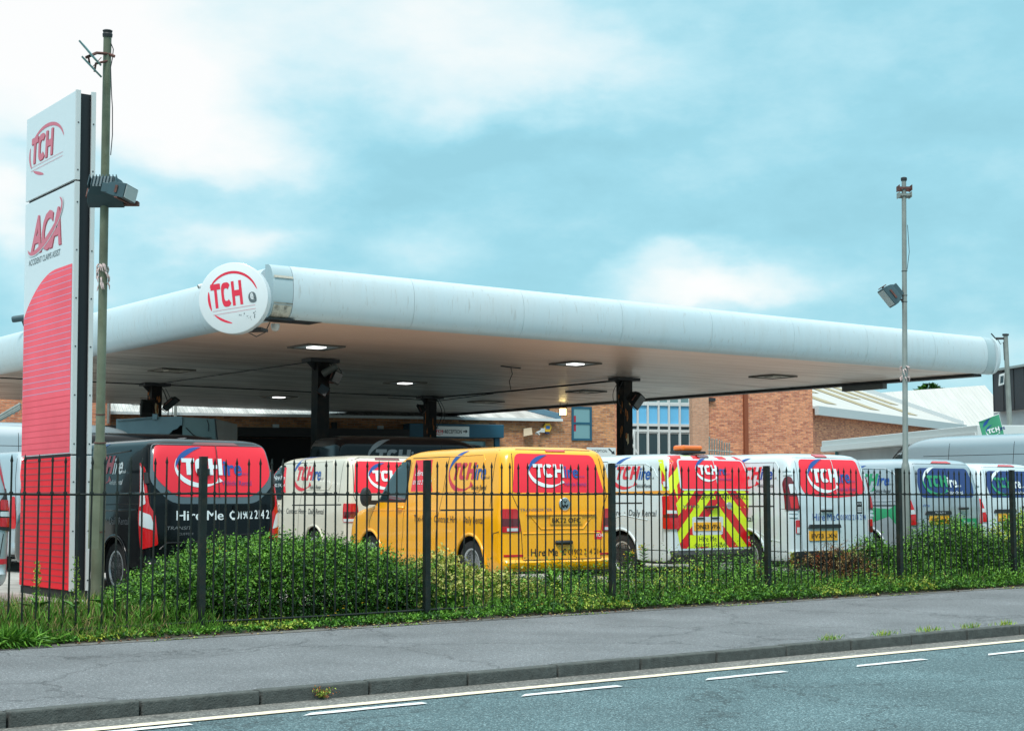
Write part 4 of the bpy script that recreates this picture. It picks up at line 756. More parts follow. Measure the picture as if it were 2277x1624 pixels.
def soffit_mat():
    m = bpy.data.materials.new('soffit_boards'); N, L, b = nodes(m); tc = N.new('ShaderNodeTexCoord')
    def stretch(sx, sy, scale, det, a, c, lo, hi):
        mp = N.new('ShaderNodeMapping'); mp.inputs['Scale'].default_value = (sx, sy, 1); L.new(tc.outputs['Object'], mp.inputs[0]); n = N.new('ShaderNodeTexNoise'); n.inputs['Scale'].default_value = scale; n.inputs['Detail'].default_value = det; n.inputs['Roughness'].default_value = .7
        L.new(mp.outputs[0], n.inputs['Vector']); r = N.new('ShaderNodeValToRGB'); L.new(n.outputs[0], r.inputs[0]); r.color_ramp.elements[0].position = lo; r.color_ramp.elements[1].position = hi; r.color_ramp.elements[0].color = a; r.color_ramp.elements[1].color = c; return r
    base = stretch(.5, .5, .35, 4, (.44, .45, .43, 1), (.58, .57, .53, 1), .35, .62); st = stretch(.22, 2.4, 1.5, 10, (.22, .22, .21, 1), (1.15, 1.15, 1.15, 1), .38, .56)
    mx = N.new('ShaderNodeMix'); mx.data_type = 'RGBA'; mx.blend_type = 'MULTIPLY'; mx.inputs[0].default_value = .8; L.new(base.outputs[0], mx.inputs[6]); L.new(st.outputs[0], mx.inputs[7])
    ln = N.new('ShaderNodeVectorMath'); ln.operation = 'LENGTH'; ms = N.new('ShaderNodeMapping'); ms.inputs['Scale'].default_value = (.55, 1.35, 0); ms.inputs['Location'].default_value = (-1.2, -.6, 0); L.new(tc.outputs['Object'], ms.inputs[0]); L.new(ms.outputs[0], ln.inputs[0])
    rw = N.new('ShaderNodeMapRange'); rw.inputs[1].default_value = 3.5; rw.inputs[2].default_value = 14.5; rw.inputs[3].default_value = .95; rw.inputs[4].default_value = 0; L.new(ln.outputs['Value'], rw.inputs[0]); mw = N.new('ShaderNodeMix'); mw.data_type = 'RGBA'; L.new(rw.outputs[0], mw.inputs[0]); L.new(mx.outputs[2], mw.inputs[6]); mw.inputs[7].default_value = (.95, .60, .44, 1); mx = mw    # warm salmon tint, strongest at the front corner, fading with distance
    sp = N.new('ShaderNodeSeparateXYZ'); L.new(tc.outputs['Object'], sp.inputs[0]); md = N.new('ShaderNodeMath'); md.operation = 'FRACT'; mm = N.new('ShaderNodeMath'); mm.operation = 'MULTIPLY'; mm.inputs[1].default_value = 3.3; L.new(sp.outputs[1], mm.inputs[0]); L.new(mm.outputs[0], md.inputs[0])
    r = N.new('ShaderNodeValToRGB'); L.new(md.outputs[0], r.inputs[0]); r.color_ramp.elements[0].color = (.3, .3, .3, 1); r.color_ramp.elements[1].color = (1, 1, 1, 1); r.color_ramp.elements[1].position = .05
    m2 = N.new('ShaderNodeMix'); m2.data_type = 'RGBA'; m2.blend_type = 'MULTIPLY'; m2.inputs[0].default_value = .55; L.new(mx.outputs[2], m2.inputs[6]); L.new(r.outputs[0], m2.inputs[7]); L.new(m2.outputs[2], b.inputs['Base Color'])
    b.inputs['Roughness'].default_value = .33; bp = N.new('ShaderNodeBump'); bp.inputs['Strength'].default_value = .25; bp.inputs['Distance'].default_value = .02; L.new(st.outputs[0], bp.inputs['Height']); L.new(bp.outputs[0], b.inputs['Normal'])
    return m
RUST = mat('rust_patch', (.30, .10, .025, 1), .9, var=.5, vscale=12, bump=.6); COLM = mat('column_black_paint', (.005, .005, .005, 1), .6, spec=.25, bump=.3, bscale=20, dirt=.5, dcol=(.05, .03, .015, 1), dscale=3); CREAMP = mat('old_cream_paint', (.50, .38, .22, 1), .7, var=.3, vscale=10)
def prof(bul=.36, z0=CZ, z1=5.91, n=14, k=0): return [(-(bul*math.sin(PI*i/n)**.62), z0+(z1-z0)*(.5-.5*math.cos(PI*i/n))) for i in range(n+1)]
def canopy():
    c = thing('forecourt_canopy', 'large flat white filling-station canopy over the parked vans', 'canopy', (CX0, CY0, 0))
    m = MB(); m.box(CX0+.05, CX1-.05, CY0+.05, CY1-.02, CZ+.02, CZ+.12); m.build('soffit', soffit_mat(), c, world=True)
    m = MB(); m.box(CX0+.1, CX1-.1, CY0+.1, CY1-.1, CZ+.13, 5.80); m.build('roof_deck', mat('roof_deck', (.4, .4, .4, 1), .8), c, world=True)
    P = prof()
    def run(pts2, axis, a, b, mt, name, n=1, bul=1., extra=0, inner=.05):
        m = MB(); xs = np.linspace(a, b, n+1); V = []
        for x in xs:
            for o_, z in pts2:
                V.append((x, CY0+o_*bul-extra, z) if axis == 'x' else (CX0+o_*bul-extra, x, z))
        k = len(pts2); F = [(i*k+j, i*k+j+1, (i+1)*k+j+1, (i+1)*k+j) for i in range(n) for j in range(k-1)]+[tuple(range(k)), tuple(n*k+j for j in range(k))[::-1]]
        F += [(0, n*k, n*k+k-1, k-1)]; m.add(V, F); return m.build(name, mt, c, world=True, smooth=50)
    xs = [CX0+.08, 16.82, 19.66, 22.5, 25.35, 28.2, 31.0, 33.8, 36.15]
    for a, b in zip(xs[:-1], xs[1:]): run(P, 'x', a+.004, b-.004, FASC, 'fascia_panel')
    ys = [CY0+.35, 29.2, 32.1, 35.0, 37.9, 40.8, 43.7, 46.6, 49.5, 54.6]
    for a, b in zip(ys[:-1], ys[1:]): run(P, 'y', a+.004, b-.004, FASC, 'fascia_panel')
    P2 = prof(.36, CZ, 5.91); run(P2, 'x', CX0-.36, CX0+.075, CAPM, 'fascia_corner_cap', n=4, bul=.97)
    for z0, z1 in ((5.62, 5.68), (5.10, 5.16)): 
        q = [p for p in prof(.375, CZ, 5.91, 60) if z0 <= p[1] <= z1]; run(q, 'x', CX0-.34, CX0+.07, DIRTY, 'cap_band')
    q = [p for p in prof(.372, CZ, 5.91, 60) if CZ+.01 <= p[1] <= 5.10]; run(q, 'x', CX0-.33, CX0+.06, DIRTY, 'stained_cap_panel')
    run(P, 'x', CX1-.32, CX1+.05, CAPM, 'fascia_corner_cap', n=2, bul=.95); run(prof(.42), 'x', CX1+.055, CX1+.16, FASC, 'fascia_end_trim', bul=1)
    m = MB(); m.box(CX0-.02, CX0+.9, CY0-.05, CY0+.5, CZ+.0, CZ+.02); m.box(CX0-.35, CX0+.2, CY0-.2, CY0+.2, CZ-.03, CZ+.0); m.build('corner_bracket', TRIM, c, world=True)
    m = MB(); m.box(CX1-.4, CX1-.05, CY0+.1, CY1-.1, CZ-.06, CZ+.02); m.build('edge_gutter', TRIM, c, world=True)
    q = on(1915, 858, 0, CX1-.2); m = MB(); m.box(CX1-.3, CX1-.1, q[1]-.9, q[1]+.7, CZ-.22, CZ-.061); m.build('edge_box', mat('grey_edge_box', (.12, .13, .13, 1), .6), c, world=True)
    for i, (x, y) in enumerate([(18.88, 33.42), (29.08, 33.42), (18.88, 43.74), (29.08, 43.74)]):
        m = MB(); m.box(x-.17, x+.17, y-.17, y+.17, .1, CZ-.09); col_ = m.build('column', COLM, c, world=True, bevel=.01); m = MB(); m.box(x-.42, x+.42, y-.24, y+.24, CZ-.085, CZ-.0); m.add([(x-.17, y, CZ-.30), (x-.40, y, CZ-.09), (x-.17, y, CZ-.09), (x-.17, y+.02, CZ-.30), (x-.40, y+.02, CZ-.09), (x-.17, y+.02, CZ-.09)], [(0, 1, 2), (3, 5, 4), (0, 3, 4, 1)]); m.build('flange', TRIM, col_, world=True)
        if i: 
            r = random.Random(i+3)
            for k in range(7):
                u0 = r.uniform(-.14, .04); z0 = r.uniform(2.9, 4.4) if i < 3 else r.uniform(2.6, 4.0); w = r.uniform(.04, .12); h = r.uniform(.12, .45); pts = [(x+u0+w*.5+w*.5*math.cos(t)*r.uniform(.6, 1.1), y-.172-.0015*k, z0+h*.5*math.sin(t)*r.uniform(.6, 1.1)) for t in np.linspace(0, 2*PI, 12)[:-1]]
                mm = MB(); mm.prism(pts, (0, .001, 0)); mm.build('peeling_patch', CREAMP if k % 3 == 0 and i != 3 else RUST, col_, world=True)
                pts = [(x-.172-.0015*k, y+u0+w*.5+w*.5*math.cos(t)*r.uniform(.6, 1.1), z0+.2+h*.5*math.sin(t)*r.uniform(.6, 1.1)) for t in np.linspace(0, 2*PI, 12)[:-1]]; mm = MB(); mm.prism(pts, (.001, 0, 0)); mm.build('peeling_patch', RUST, col_, world=True)
    # cables along the soffit
    m = MB()
    def cable(pts, r_=.02, sag=0): m.tube([np.array(p) for p in pts], r_, 6)
    cable([(18.9, 43.6, CZ-.04), (24, 43.6, CZ-.05), (29, 43.6, CZ-.04)]); cable([(29.1, 43.6, CZ-.05), (29.1, 40, CZ-.07), (29.1, 33.6, CZ-.05)], .03); cable([(27.2, 43.5, CZ-.12), (28.2, 42, CZ-.28), (29.1, 40, CZ-.1)], .015)
    cable([(14.1, 43.7, CZ-.05), (18.8, 43.7, CZ-.04)]); cable([(18.9, 33.5, CZ-.02), (18.9, 43.6, CZ-.02)], .016); cable([(23.6, 32.1, CZ-.02), (24.4, 32.3, CZ-.02)], .02); cable([(24, 32.2, CZ-.02), (24.05, 32.2, CZ-.2), (23.95, 32.2, CZ-.4), (24, 32.2, CZ-.62)], .012)
    m.build('cable', TRIM, c, world=True)
    m = MB()
    for (x, y, s_, z0, l) in ((29.08, 33.42, -1, CZ-.1, .9), (18.88, 43.74, 1, CZ-.15, 1.3), (18.88, 33.42, 1, CZ-.1, .5), (29.08, 43.74, 1, CZ-.1, 1.0)):
        P_ = [(x+s_*(.18+.22*math.sin(PI*t)), y-.15, z0-l*t) for t in np.linspace(0, 1, 9)]; m.tube(P_, .016, 6)
        P_ = [(x+s_*(.30+.25*math.sin(PI*t*.8)), y-.12, z0-l*.8*t) for t in np.linspace(0, 1, 9)]; m.tube(P_, .010, 6)
    q = [at(545, 735, 29.2), at(570, 748, 29.2), at(590, 738, 29.2), at(600, 716, 29.2)]; m.tube(q, .01, 6)
    m.build('hanging_cable', TRIM, c, world=True); m = MB(); cc = at(612, 722, 29.3); m.lathe([(.01, -.13), (.06, -.11), (.085, -.04), (.085, .02)], tuple(cc), axis='z', n=16); m.build('dome_camera', mat('frosted_dome', (.5, .46, .42, 1), .2), c, world=True, smooth=40)
canopy()
LED = mat('ceiling_lamp_diffuser', (1, 1, .97, 1), .4, emit=1.2); LEDOFF = mat('unlit_lamp_diffuser', (.45, .42, .36, 1), .4); FRM = mat('ceiling_lamp_frame', (.10, .09, .075, 1), .5)
def ceiling_lights():
    spots = [(17.2, 30.66, 1, 'lit square ceiling light nearest the round canopy sign'), (24.87, 30.53, 1, 'lit square ceiling light near the middle of the canopy front edge'), (24.96, 38.94, 1, 'lit ceiling light between the two middle canopy columns'),
             (24.98, 47.15, 1, 'lit ceiling light deep under the canopy behind the left-hand columns'), (17.25, 38.84, 0, 'unlit ceiling light by the left canopy edge, above the leftmost column'), (32.2, 30.43, 0, 'unlit ceiling light towards the right end of the canopy'), (31.9, 38.6, 0, 'unlit ceiling light left of the right-hand column'), (32.4, 45.0, 0, 'unlit ceiling light near the back edge, right of the slim middle column')]
    pr = None
    for x, y, litt, lab in spots:
        t = thing('ceiling_light', lab, 'ceiling light', (x, y, CZ), 0, 'recessed square lights in the canopy ceiling')
        m = MB(); w = .50
        for a, b, c_, d_ in ((-w, w, -w, -w+.035), (-w, w, w-.035, w), (-w, -w+.035, -w+.035, w-.035), (w-.035, w, -w+.035, w-.035)): m.box(a, b, c_, d_, -.025, .015)
        m.build('frame', FRM, t); m = MB(); m.box(-w+.04, w-.04, -w+.04, w-.04, -.002, .012); m.build('panel', FASC if litt else LEDOFF, t)
        m = MB(); m.box(-.17, .17, -.17, .17, -.03, -.003); m.build('diffuser', LED if litt else LEDOFF, t)
ceiling_lights()
# ---------------------------------------------------------------- round sign on the canopy corner
SIGNW = mat('sign_white_acrylic', (.66, .71, .73, 1), .3, coat=.3); ALU = mat('white_aluminium', (.60, .61, .60, 1), .4, .2); FILM['signred'] = mat('sign_red', (.70, .025, .06, 1), .35); FILM['fade'] = mat('faded_red_vinyl', (.62, .14, .19, 1), .4); FILM['fdark'] = mat('deep_red_edge', (.42, .02, .04, 1), .4); FILM['peel'] = mat('peeled_grey_vinyl', (.10, .13, .14, 1), .6); FILM['fline'] = mat('faint_red_line', (.62, .28, .33, 1), .4); FILM['palebl'] = mat('pale_acrylic', (.60, .64, .66, 1), .35)
def disc_sign():
    c = at(518, 662, 28.5); a = math.radians(225)-PI/2; nrm = np.array([-.7071, -.7071, 0]); s = thing('round_sign', 'round white sign on the canopy corner with red lettering, partly peeled', 'sign', tuple(c), 0)
    ex = np.array([.7071, -.7071, 0]); ey = np.array([0, 0, 1.]); T = lambda x, y, o_: np.asarray(x)[..., None]*ex+np.asarray(y)[..., None]*ey+nrm*np.asarray(o_); R_ = .685; n = 64; m = MB(); V = []
    for rr, o_ in ((.0, .0), (R_-.02, .0), (R_, -.01), (R_, -.22), (R_-.04, -.24), (0, -.24)):
        for k in range(n): t = 2*PI*k/n; V.append(tuple(T(rr*math.cos(t), rr*math.sin(t), o_)))
    m.add(V, [(i*n+k, i*n+(k+1) % n, (i+1)*n+(k+1) % n, (i+1)*n+k) for i in range(5) for k in range(n)]); m.build('drum', SIGNW, s, smooth=40)
    ca, sa = math.cos(.14), math.sin(.14); fn = lambda u, v, o_: T(u*ca-v*sa, u*sa+v*ca, o_); d = Decal(fn, .003); sh = .04
    V, F = crescent((0, .02), .50, .50, 8, 152, .05, pw=.4); d.put(V, F, 'signred'); V, F = crescent((0.0, .02), .50, .50, 160, 205, .05, pw=.5); d.put(V, F, 'signred'); V, F = crescent((.0, .0), .49, .49, 214, 262, .045, pw=.5); d.put(V, F, 'signred')
    for V, F in letters_tch(sh, .25):
        d.put(V*np.array([.205, .47])+np.array([-.43, -.15]), F, 'signred', .002)
    V, F = text2d('e', .33, .03); d.put(V*np.array([.75, .9])+np.array([.30, -.14]), F, 'peel', .002); V, F = text2d('e', .2, .03); d.put(V*np.array([.5, .9])+np.array([.34, -.08]), F, 'palebl', .004)
    for y in (-.20, -.27): d.put(*quadgrid((-.43, y-.004), (.42, y-.004), (.42, y+.004), (-.43, y+.004), 2, 1), 'fline', .001)
    r = random.Random(2)
    for k in range(34):
        x, y = r.uniform(.05, .4), r.uniform(-.48, -.33); w = r.uniform(.004, .02)
        if x > .24 or k % 3 == 0: d.put(*quadgrid((x, y), (x+w, y), (x+w, y+w*1.5), (x, y+w*1.5), 1, 1), 'peel', .001)
    d.build('lettering', s); m = MB(); m.obox(T(.25, -.57, -.42), ex*.5, nrm*.45, ey*.05); m.obox(T(0, 0, -.45), ex*.3, nrm*.42, ey*.3); m.build('bracket', TRIM, s)
disc_sign()
# ---------------------------------------------------------------- tall sign
def pylon():
    X0, X1, Y0, Y1 = 6.94, 7.20, 18.6, 20.45; s = thing('totem_sign', 'tall red and white totem sign at the left of the forecourt', 'sign', (X0, Y0, .05)); TP = 6.62
    REDP = mat('red_sign_panel', (.92, .008, .024, 1), .5, spec=.25, var=.06, vscale=2)
    m = MB(); m.box(X0+.04, X1-.04, Y0+.03, Y1-.03, .05, TP-.02); m.build('steel_core', mat('dark_core', (.003, .006, .009, 1), .5), s, world=True)
    for i, (z0, z1, mt) in enumerate([(.22, 1.90, REDP), (1.94, 5.42, SIGNW), (5.46, TP, SIGNW)]):
        m = MB(); m.box(X0, X0+.035, Y0+.005, Y1, z0, z1); m.build('face_panel', mt, s, world=True, bevel=.004); m = MB(); m.box(X1-.035, X1, Y0+.005, Y1, z0, z1); m.build('rear_panel', ALU, s, world=True, bevel=.004)
        m = MB(); m.box(X0-.003, X0+.060, Y0-.03, Y0+.003, z0-.01, z1+.01); m.box(X1-.055, X1+.003, Y0-.03, Y0+.003, z0-.01, z1+.01); m.build('edge_frame', ALU, s, world=True, bevel=.004)
        m = MB()
        for z in np.arange(z0+.12, z1, .62):
            for x in (X0+.03, X1-.03): m.lathe([(.010, Y0-.036), (.010, Y0-.031)], (x, 0, z), axis='y', n=8)
        m.build('screw', TRIM, s, world=True)
    fn = lambda u, v, o_: np.stack([X0-np.zeros_like(u)-o_, Y1-u, v+0*u], -1); d = Decal(fn, .003); Wd = Y1-Y0
    top = lambda u: 3.80+.57*math.sin(min(1, u/1.25)*PI/2)**.75; n = 30; V = []; uu = [.015+(Wd-.05)*(i/n)**1.4 for i in range(n+1)]
    for u in uu: V += [(u, 1.955), (u, top(u))]
    d.put(np.array(V), [(2*i, 2*i+2, 2*i+3, 2*i+1) for i in range(n)], 'pinkp'); z = 2.02
    while z < 4.34:
        u0 = next((u for u in uu if top(u) > z+.012), uu[-1])
        d.put(*quadgrid((u0, z), (Wd-.05, z), (Wd-.05, z+.010), (u0, z+.010), 6, 1), 'stripe' if z > 2.7 else 'stripe2', .001); z += .082
    z = .30
    while z < 1.88: d.put(*quadgrid((.02, z), (Wd-.04, z), (Wd-.04, z+.012), (.02, z+.012), 6, 1), 'fdark', .001); z += .082
    o = np.array([.20, 5.94]); V, F = crescent((.80, 6.06), .66, .34, 8, 150, .05, pw=.4); d.put(V, F, 'fade'); V, F = crescent((.80, 6.06), .68, .34, 158, 212, .055, pw=.5); d.put(V, F, 'fade'); V, F = crescent((.80, 6.06), .68, .34, 222, 262, .045, pw=.5); d.put(V, F, 'fade')
    for V, F in letters_tch(.12, .27): d.put(V*np.array([.275, .36])+o+np.array([.016, -.012]), F, 'fdark', .0); d.put(V*np.array([.275, .36])+o, F, 'fade', .003)
    for y in (5.90, 5.85): d.put(*quadgrid((.2, y-.003), (1.42, y-.003), (1.42, y+.003), (.2, y+.003), 2, 1), 'fline', .001)
    V, F = text2d('ACA', .50, .03, .25, .72, .92); V[:, 0] *= 1.18/V[:, 0].max(); d.put(V+np.array([.248, 4.688]), F, 'fdark'); d.put(V+np.array([.23, 4.70]), F, 'fade', .003)
    V, F = crescent((0, 0), .72, .24, 175, 388, .085, pw=.6); c_, s_ = math.cos(.36), math.sin(.36); R2 = np.array([[c_, s_], [-s_, c_]]); d.put(V@R2+np.array([.80, 4.99]), F, 'palebl', .0045); d.put((V*.965)@R2+np.array([.80, 4.995]), F, 'fade', .006)
    V, F = text2d('ACCIDENT CLAIMS ASSIST', .085, 0, 0); V[:, 0] *= 1.20/V[:, 0].max(); d.put(V+np.array([.18, 4.54]), F, 'peel', .001); d.build('artwork', s, world=True)
    m = MB(); m.box(X0+.02, X1-.02, Y0, Y1, .0, .21); m.build('plinth', mat('dark_plinth', (.02, .02, .02, 1), .7), s, world=True)
    s.rotation_mode = 'QUATERNION'; s.rotation_quaternion = Matrix.Rotation(-.011, 4, Vector((FW[0], FW[1], 0))).to_quaternion()
FILM['pinkp'] = mat('sun_faded_red_vinyl', (.95, .11, .15, 1), .5, spec=.25, var=.12, vscale=1.3); FILM['stripe'] = mat('lilac_stripe', (.60, .30, .45, 1), .4); FILM['stripe2'] = mat('deeper_red_stripe', (.72, .02, .045, 1), .4)
pylon()
# ---------------------------------------------------------------- lamp poles, floodlights, cameras
POLE = mat('galvanised_green_pole', (.155, .17, .115, 1), .5, .15, var=.25, vscale=3, dirt=.5, dcol=(.07, .075, .03, 1), dscale=4); POLG = mat('grey_steel_pole', (.25, .27, .25, 1), .45, .3, var=.15, vscale=4); HOUS = mat('floodlight_housing', (.045, .085, .10, 1), .5, .2); RUSTB = mat('rusty_bracket', (.12, .05, .04, 1), .8, var=.3, vscale=20); TAPE = mat('torn_tape', (.55, .42, .40, 1), .7, var=.3, vscale=30); LENS = mat('floodlight_glass', (.45, .5, .5, 1), .08, coat=.5)
def flood(label, c, ax, ay, w=.5, h=.36, d=.20, arm=None, name='floodlight'):
    HOUS_ = mat('black_floodlight_housing', (.006, .007, .007, 1), .6, spec=.3) if 'column' in label else HOUS
    "c centre, ax: facing direction, ay: sideways"
    t = thing(name, label, 'floodlight', tuple(c), 0); ax = np.array(ax, float); ax /= np.linalg.norm(ax); ay = np.array(ay, float); ay -= ax*(ay@ax); ay /= np.linalg.norm(ay); az = np.cross(ax, ay)
    m = MB(); V = []
    for k, (s_, o_) in enumerate(((1, .06), (1, .0), (.86, -.08), (.6, -.15))):
        V += [ax*o_*d/.2+ay*a*w*s_*.5+az*b*h*s_*.5 for a, b in ((-1, -1), (1, -1), (1, 1), (-1, 1))]
    m.add(V, [(i*4+k, i*4+(k+1) % 4, (i+1)*4+(k+1) % 4, (i+1)*4+k) for i in range(3) for k in range(4)]+[(0, 1, 2, 3), (12, 13, 14, 15)])
    for k in range(9): u = (k-4)/4.6; m.obox(-ax*.10*d/.2+ay*u*w*.42, ax*.14*d/.2, ay*.008, az*h*.64)
    m.build('housing', HOUS_, t, bevel=.008); m = MB(); m.obox(ax*(.065*d/.2), ax*.006, ay*w*.9, az*h*.88); m.build('lens', LENS if 'white' in label or HOUS_ is HOUS else GLASS, t)
    m = MB(); m.obox(-ax*.02+ay*w*.53, ax*.03, ay*.012, az*h*.5); m.obox(-ax*.02-ay*w*.53, ax*.03, ay*.012, az*h*.5); m.obox(-az*h*.56, ax*.04, ay*w*1.06, az*.012)
    if arm is not None: m.tube([-az*h*.56, np.array(arm)-np.array(c)], .018, 6)
    m.build('bracket', RUSTB, t); return t
def pole_left():
    x, y = 6.80, 17.3; t = thing('lamp_pole', 'tall greenish metal pole with a thick base, right of the totem sign', 'lamp pole', (x, y, .05)); lx, ly = -.0, .0; m = MB(); top = at(239, 82, 17.1+.0); dx = (top[0]-x)/(top[2]-.05)
    q = lambda z: (x+dx*(z-.05), y+(top[1]-y)/(top[2]-.05)*(z-.05), z)
    m.tube([q(.05), q(1.92), q(2.0), q(2.06), q(4.3), q(top[2])], [.077, .075, .068, .053, .050, .046], 20); m.build('shaft', POLE, t, world=True, smooth=30); m = MB(); m.tube([q(top[2]-.005), q(top[2]+.03), q(top[2]+.045), q(top[2]+.07), q(top[2]+.08)], [.055, .058, .05, .058, .04], 16); m.build('cap', TRIM, t, world=True, smooth=30)
    m = MB(); m.tube([q(2.35), q(2.365)], .056, 16); m.tube([q(2.02), q(2.035)], .072, 16); m.tube([q(.98), q(1.0)], .080, 16); m.build('strap', RUSTB, t, world=True)
    m = MB(); b = np.array(q(1.0)); c2 = at(213, 1130, 17.2); m.obox(c2-np.array([FW[0], FW[1], 0])*.055, (.1, -.07, 0), (.01, .013, 0), (0, 0, .9)); m.build('service_door', POLE, t, world=True)
    m = MB(); r = random.Random(3); c3 = np.array(q(4.0))
    for k in range(26): a = r.uniform(0, 2*PI); zz = r.uniform(-.14, .12); p0 = c3+np.array([math.cos(a)*.056, math.sin(a)*.056, zz]); m.tube([p0, p0+np.array([math.cos(a+.5)*.02, math.sin(a+.5)*.02, -.03]), p0+np.array([math.cos(a+1)*.03, math.sin(a+1)*.03, -.08])], [.012, .010, .004], 5)
    m.build('torn_tape', TAPE, t, world=True)
    m = MB(); P_ = [at(246, 95, 17.1), at(252, 110, 17.1), at(250, 130, 17.1), at(246, 150, 17.1), at(248, 210, 17.1), at(250, 240, 17.1), at(250, 300, 17.15), at(246, 345, 17.15)]; m.tube(P_, .006, 5); m.build('wire', TRIM, t, world=True)
    # clamp arms at the top
    m = MB(); c0 = at(240, 122, 17.1); a0 = at(192, 128, 16.8); a1 = at(240, 120, 17.1); m.tube([a0, at(215, 118, 17), a1, at(255, 126, 17.1)], .018, 6); m.tube([at(212, 142, 17.0), at(238, 136, 17.1)], .015, 6); m.build('clamp_arm', RUSTB, t, world=True)
    f = thing('flood_bracket', 'broken pair of thin glass floodlight panels hanging at the top of the greenish pole', 'floodlight', tuple(at(200, 140, 16.9)))
    for (u0, v0, u1, v1) in ((182, 100, 216, 140), (188, 135, 217, 166)):
        m = MB(); p0, p1 = at(u0, v0, 16.8), at(u1, v1, 16.95); w = np.array([FW[0], FW[1], 0])*.14; m.prism([p0-w, p1-w, p1+w, p0+w], (p1-p0)@np.array([1, 0, 0])*0+np.array([.012, -.009, .016])); m.build('panel', mat('pale_teal_glass', (.22, .36, .36, 1), .25), f, world=True)
    m = MB(); m.tube([at(196, 124, 16.85), at(200, 146, 16.9)], .012, 6); m.tube([at(213, 142, 16.95), at(210, 160, 16.95)], .012, 6); m.tube([at(205, 150, 16.9), at(225, 128, 17)], .005, 5); m.build('strut', RUSTB, f, world=True)
    c = at(276, 428, 17.1); flood('ribbed dark floodlight on the greenish pole above a rusty clamp', c, np.array([RT[0]*.95-FW[0]*.2, RT[1]*.95-FW[1]*.2, -.22]), np.array([FW[0], FW[1], 0]), .32, .17, .27)
    c = at(237, 432, 17.32); flood('second floodlight behind the greenish pole, mostly seen from the back', c, np.array([FW[0], FW[1], -.6]), np.array([RT[0], RT[1], 0]), .42, .26, .3)
    m = MB(); pc = np.array(q(at(232, 440, 17.1)[2])); m.obox(pc, (RT[0]*.36, RT[1]*.36, 0), (FW[0]*.16, FW[1]*.16, 0), (0, 0, .05)); m.obox(pc+np.array([RT[0], RT[1], 0])*.25+np.array([0, 0, -.02]), (RT[0]*.3, RT[1]*.3, 0), (FW[0]*.1, FW[1]*.1, 0), (0, 0, .05)); m.build('rusty_clamp', RUSTB, t, world=True, bevel=.006)
pole_left()
def pole_right():
    b = on(2014, 1287, 2, .05); x, y = b[0], b[1]; D = b[:2]@FW; t = thing('lamp_pole', 'grey metal pole behind the right-hand railings with a floodlight on its left side', 'lamp pole', (x, y, .05)); top = at(2009, 402, D+.0)
    q = lambda z: (x+(top[0]-x)*(z-.05)/(top[2]-.05), y+(top[1]-y)*(z-.05)/(top[2]-.05), z)
    m = MB(); m.tube([q(.05), q(1.84), q(1.9), q(1.95), q(top[2])], [.072, .070, .062, .046, .037], 20); m.build('shaft', POLG, t, world=True, smooth=30); m = MB(); m.tube([q(top[2]), q(top[2]+.03), q(top[2]+.05), q(top[2]+.06)], [.048, .052, .05, .03], 16); m.build('cap', TRIM, t, world=True, smooth=30)
    for v0, w, mt in ((419, .115, RUSTB), (434, .11, POLG)):
        m = MB(); c = at(2010, v0, D); m.obox(c-np.array([FW[0], FW[1], 0])*.05, (RT[0]*w*2, RT[1]*w*2, 0), (FW[0]*.01, FW[1]*.01, 0), (0, 0, .03)); m.obox(c+np.array([FW[0], FW[1], 0])*.05, (RT[0]*w*2, RT[1]*w*2, 0), (FW[0]*.01, FW[1]*.01, 0), (0, 0, .085))
        for sg in (-1, 1): m.obox(c+np.array([RT[0], RT[1], 0])*sg*w*.9, (RT[0]*.01, RT[1]*.01, 0), (FW[0]*.2, FW[1]*.2, 0), (0, 0, .09))
        m.build('clamp', mt, t, world=True)
    m = MB(); 
    for v0 in (657, 671, 603): m.tube([at(2003, v0, D), at(2017, v0-1, D)], .006, 5); m.tube([q(at(2010, v0, D)[2]-.006), q(at(2010, v0, D)[2]+.006)], .043, 12)
    m.tube([at(2017, 500, D), at(2021, 560, D), at(2016, 600, D)], .005, 5); m.build('strap', TRIM, t, world=True)
    m = MB(); r = random.Random(5); c3 = at(2011, 826, D)
    for k in range(22): a = r.uniform(0, 2*PI); zz = r.uniform(-.12, .1); p0 = c3+np.array([math.cos(a)*.05, math.sin(a)*.05, zz]); m.tube([p0, p0+np.array([math.cos(a+.5)*.03, math.sin(a+.5)*.03, -.02]), p0+np.array([math.cos(a+1)*.03, math.sin(a+1)*.03, -.07])], [.011, .010, .004], 5)
    m.build('torn_tape', TAPE, t, world=True)
    c = at(1977, 658, D); flood('floodlight on the left side of the grey pole, tilted down', c, np.array([-RT[0]*.8-FW[0]*.1, -RT[1]*.8-FW[1]*.1, -.62])*1.0, np.array([FW[0], FW[1], 0]), .30, .34, .22, arm=at(2006, 668, D))
pole_right()
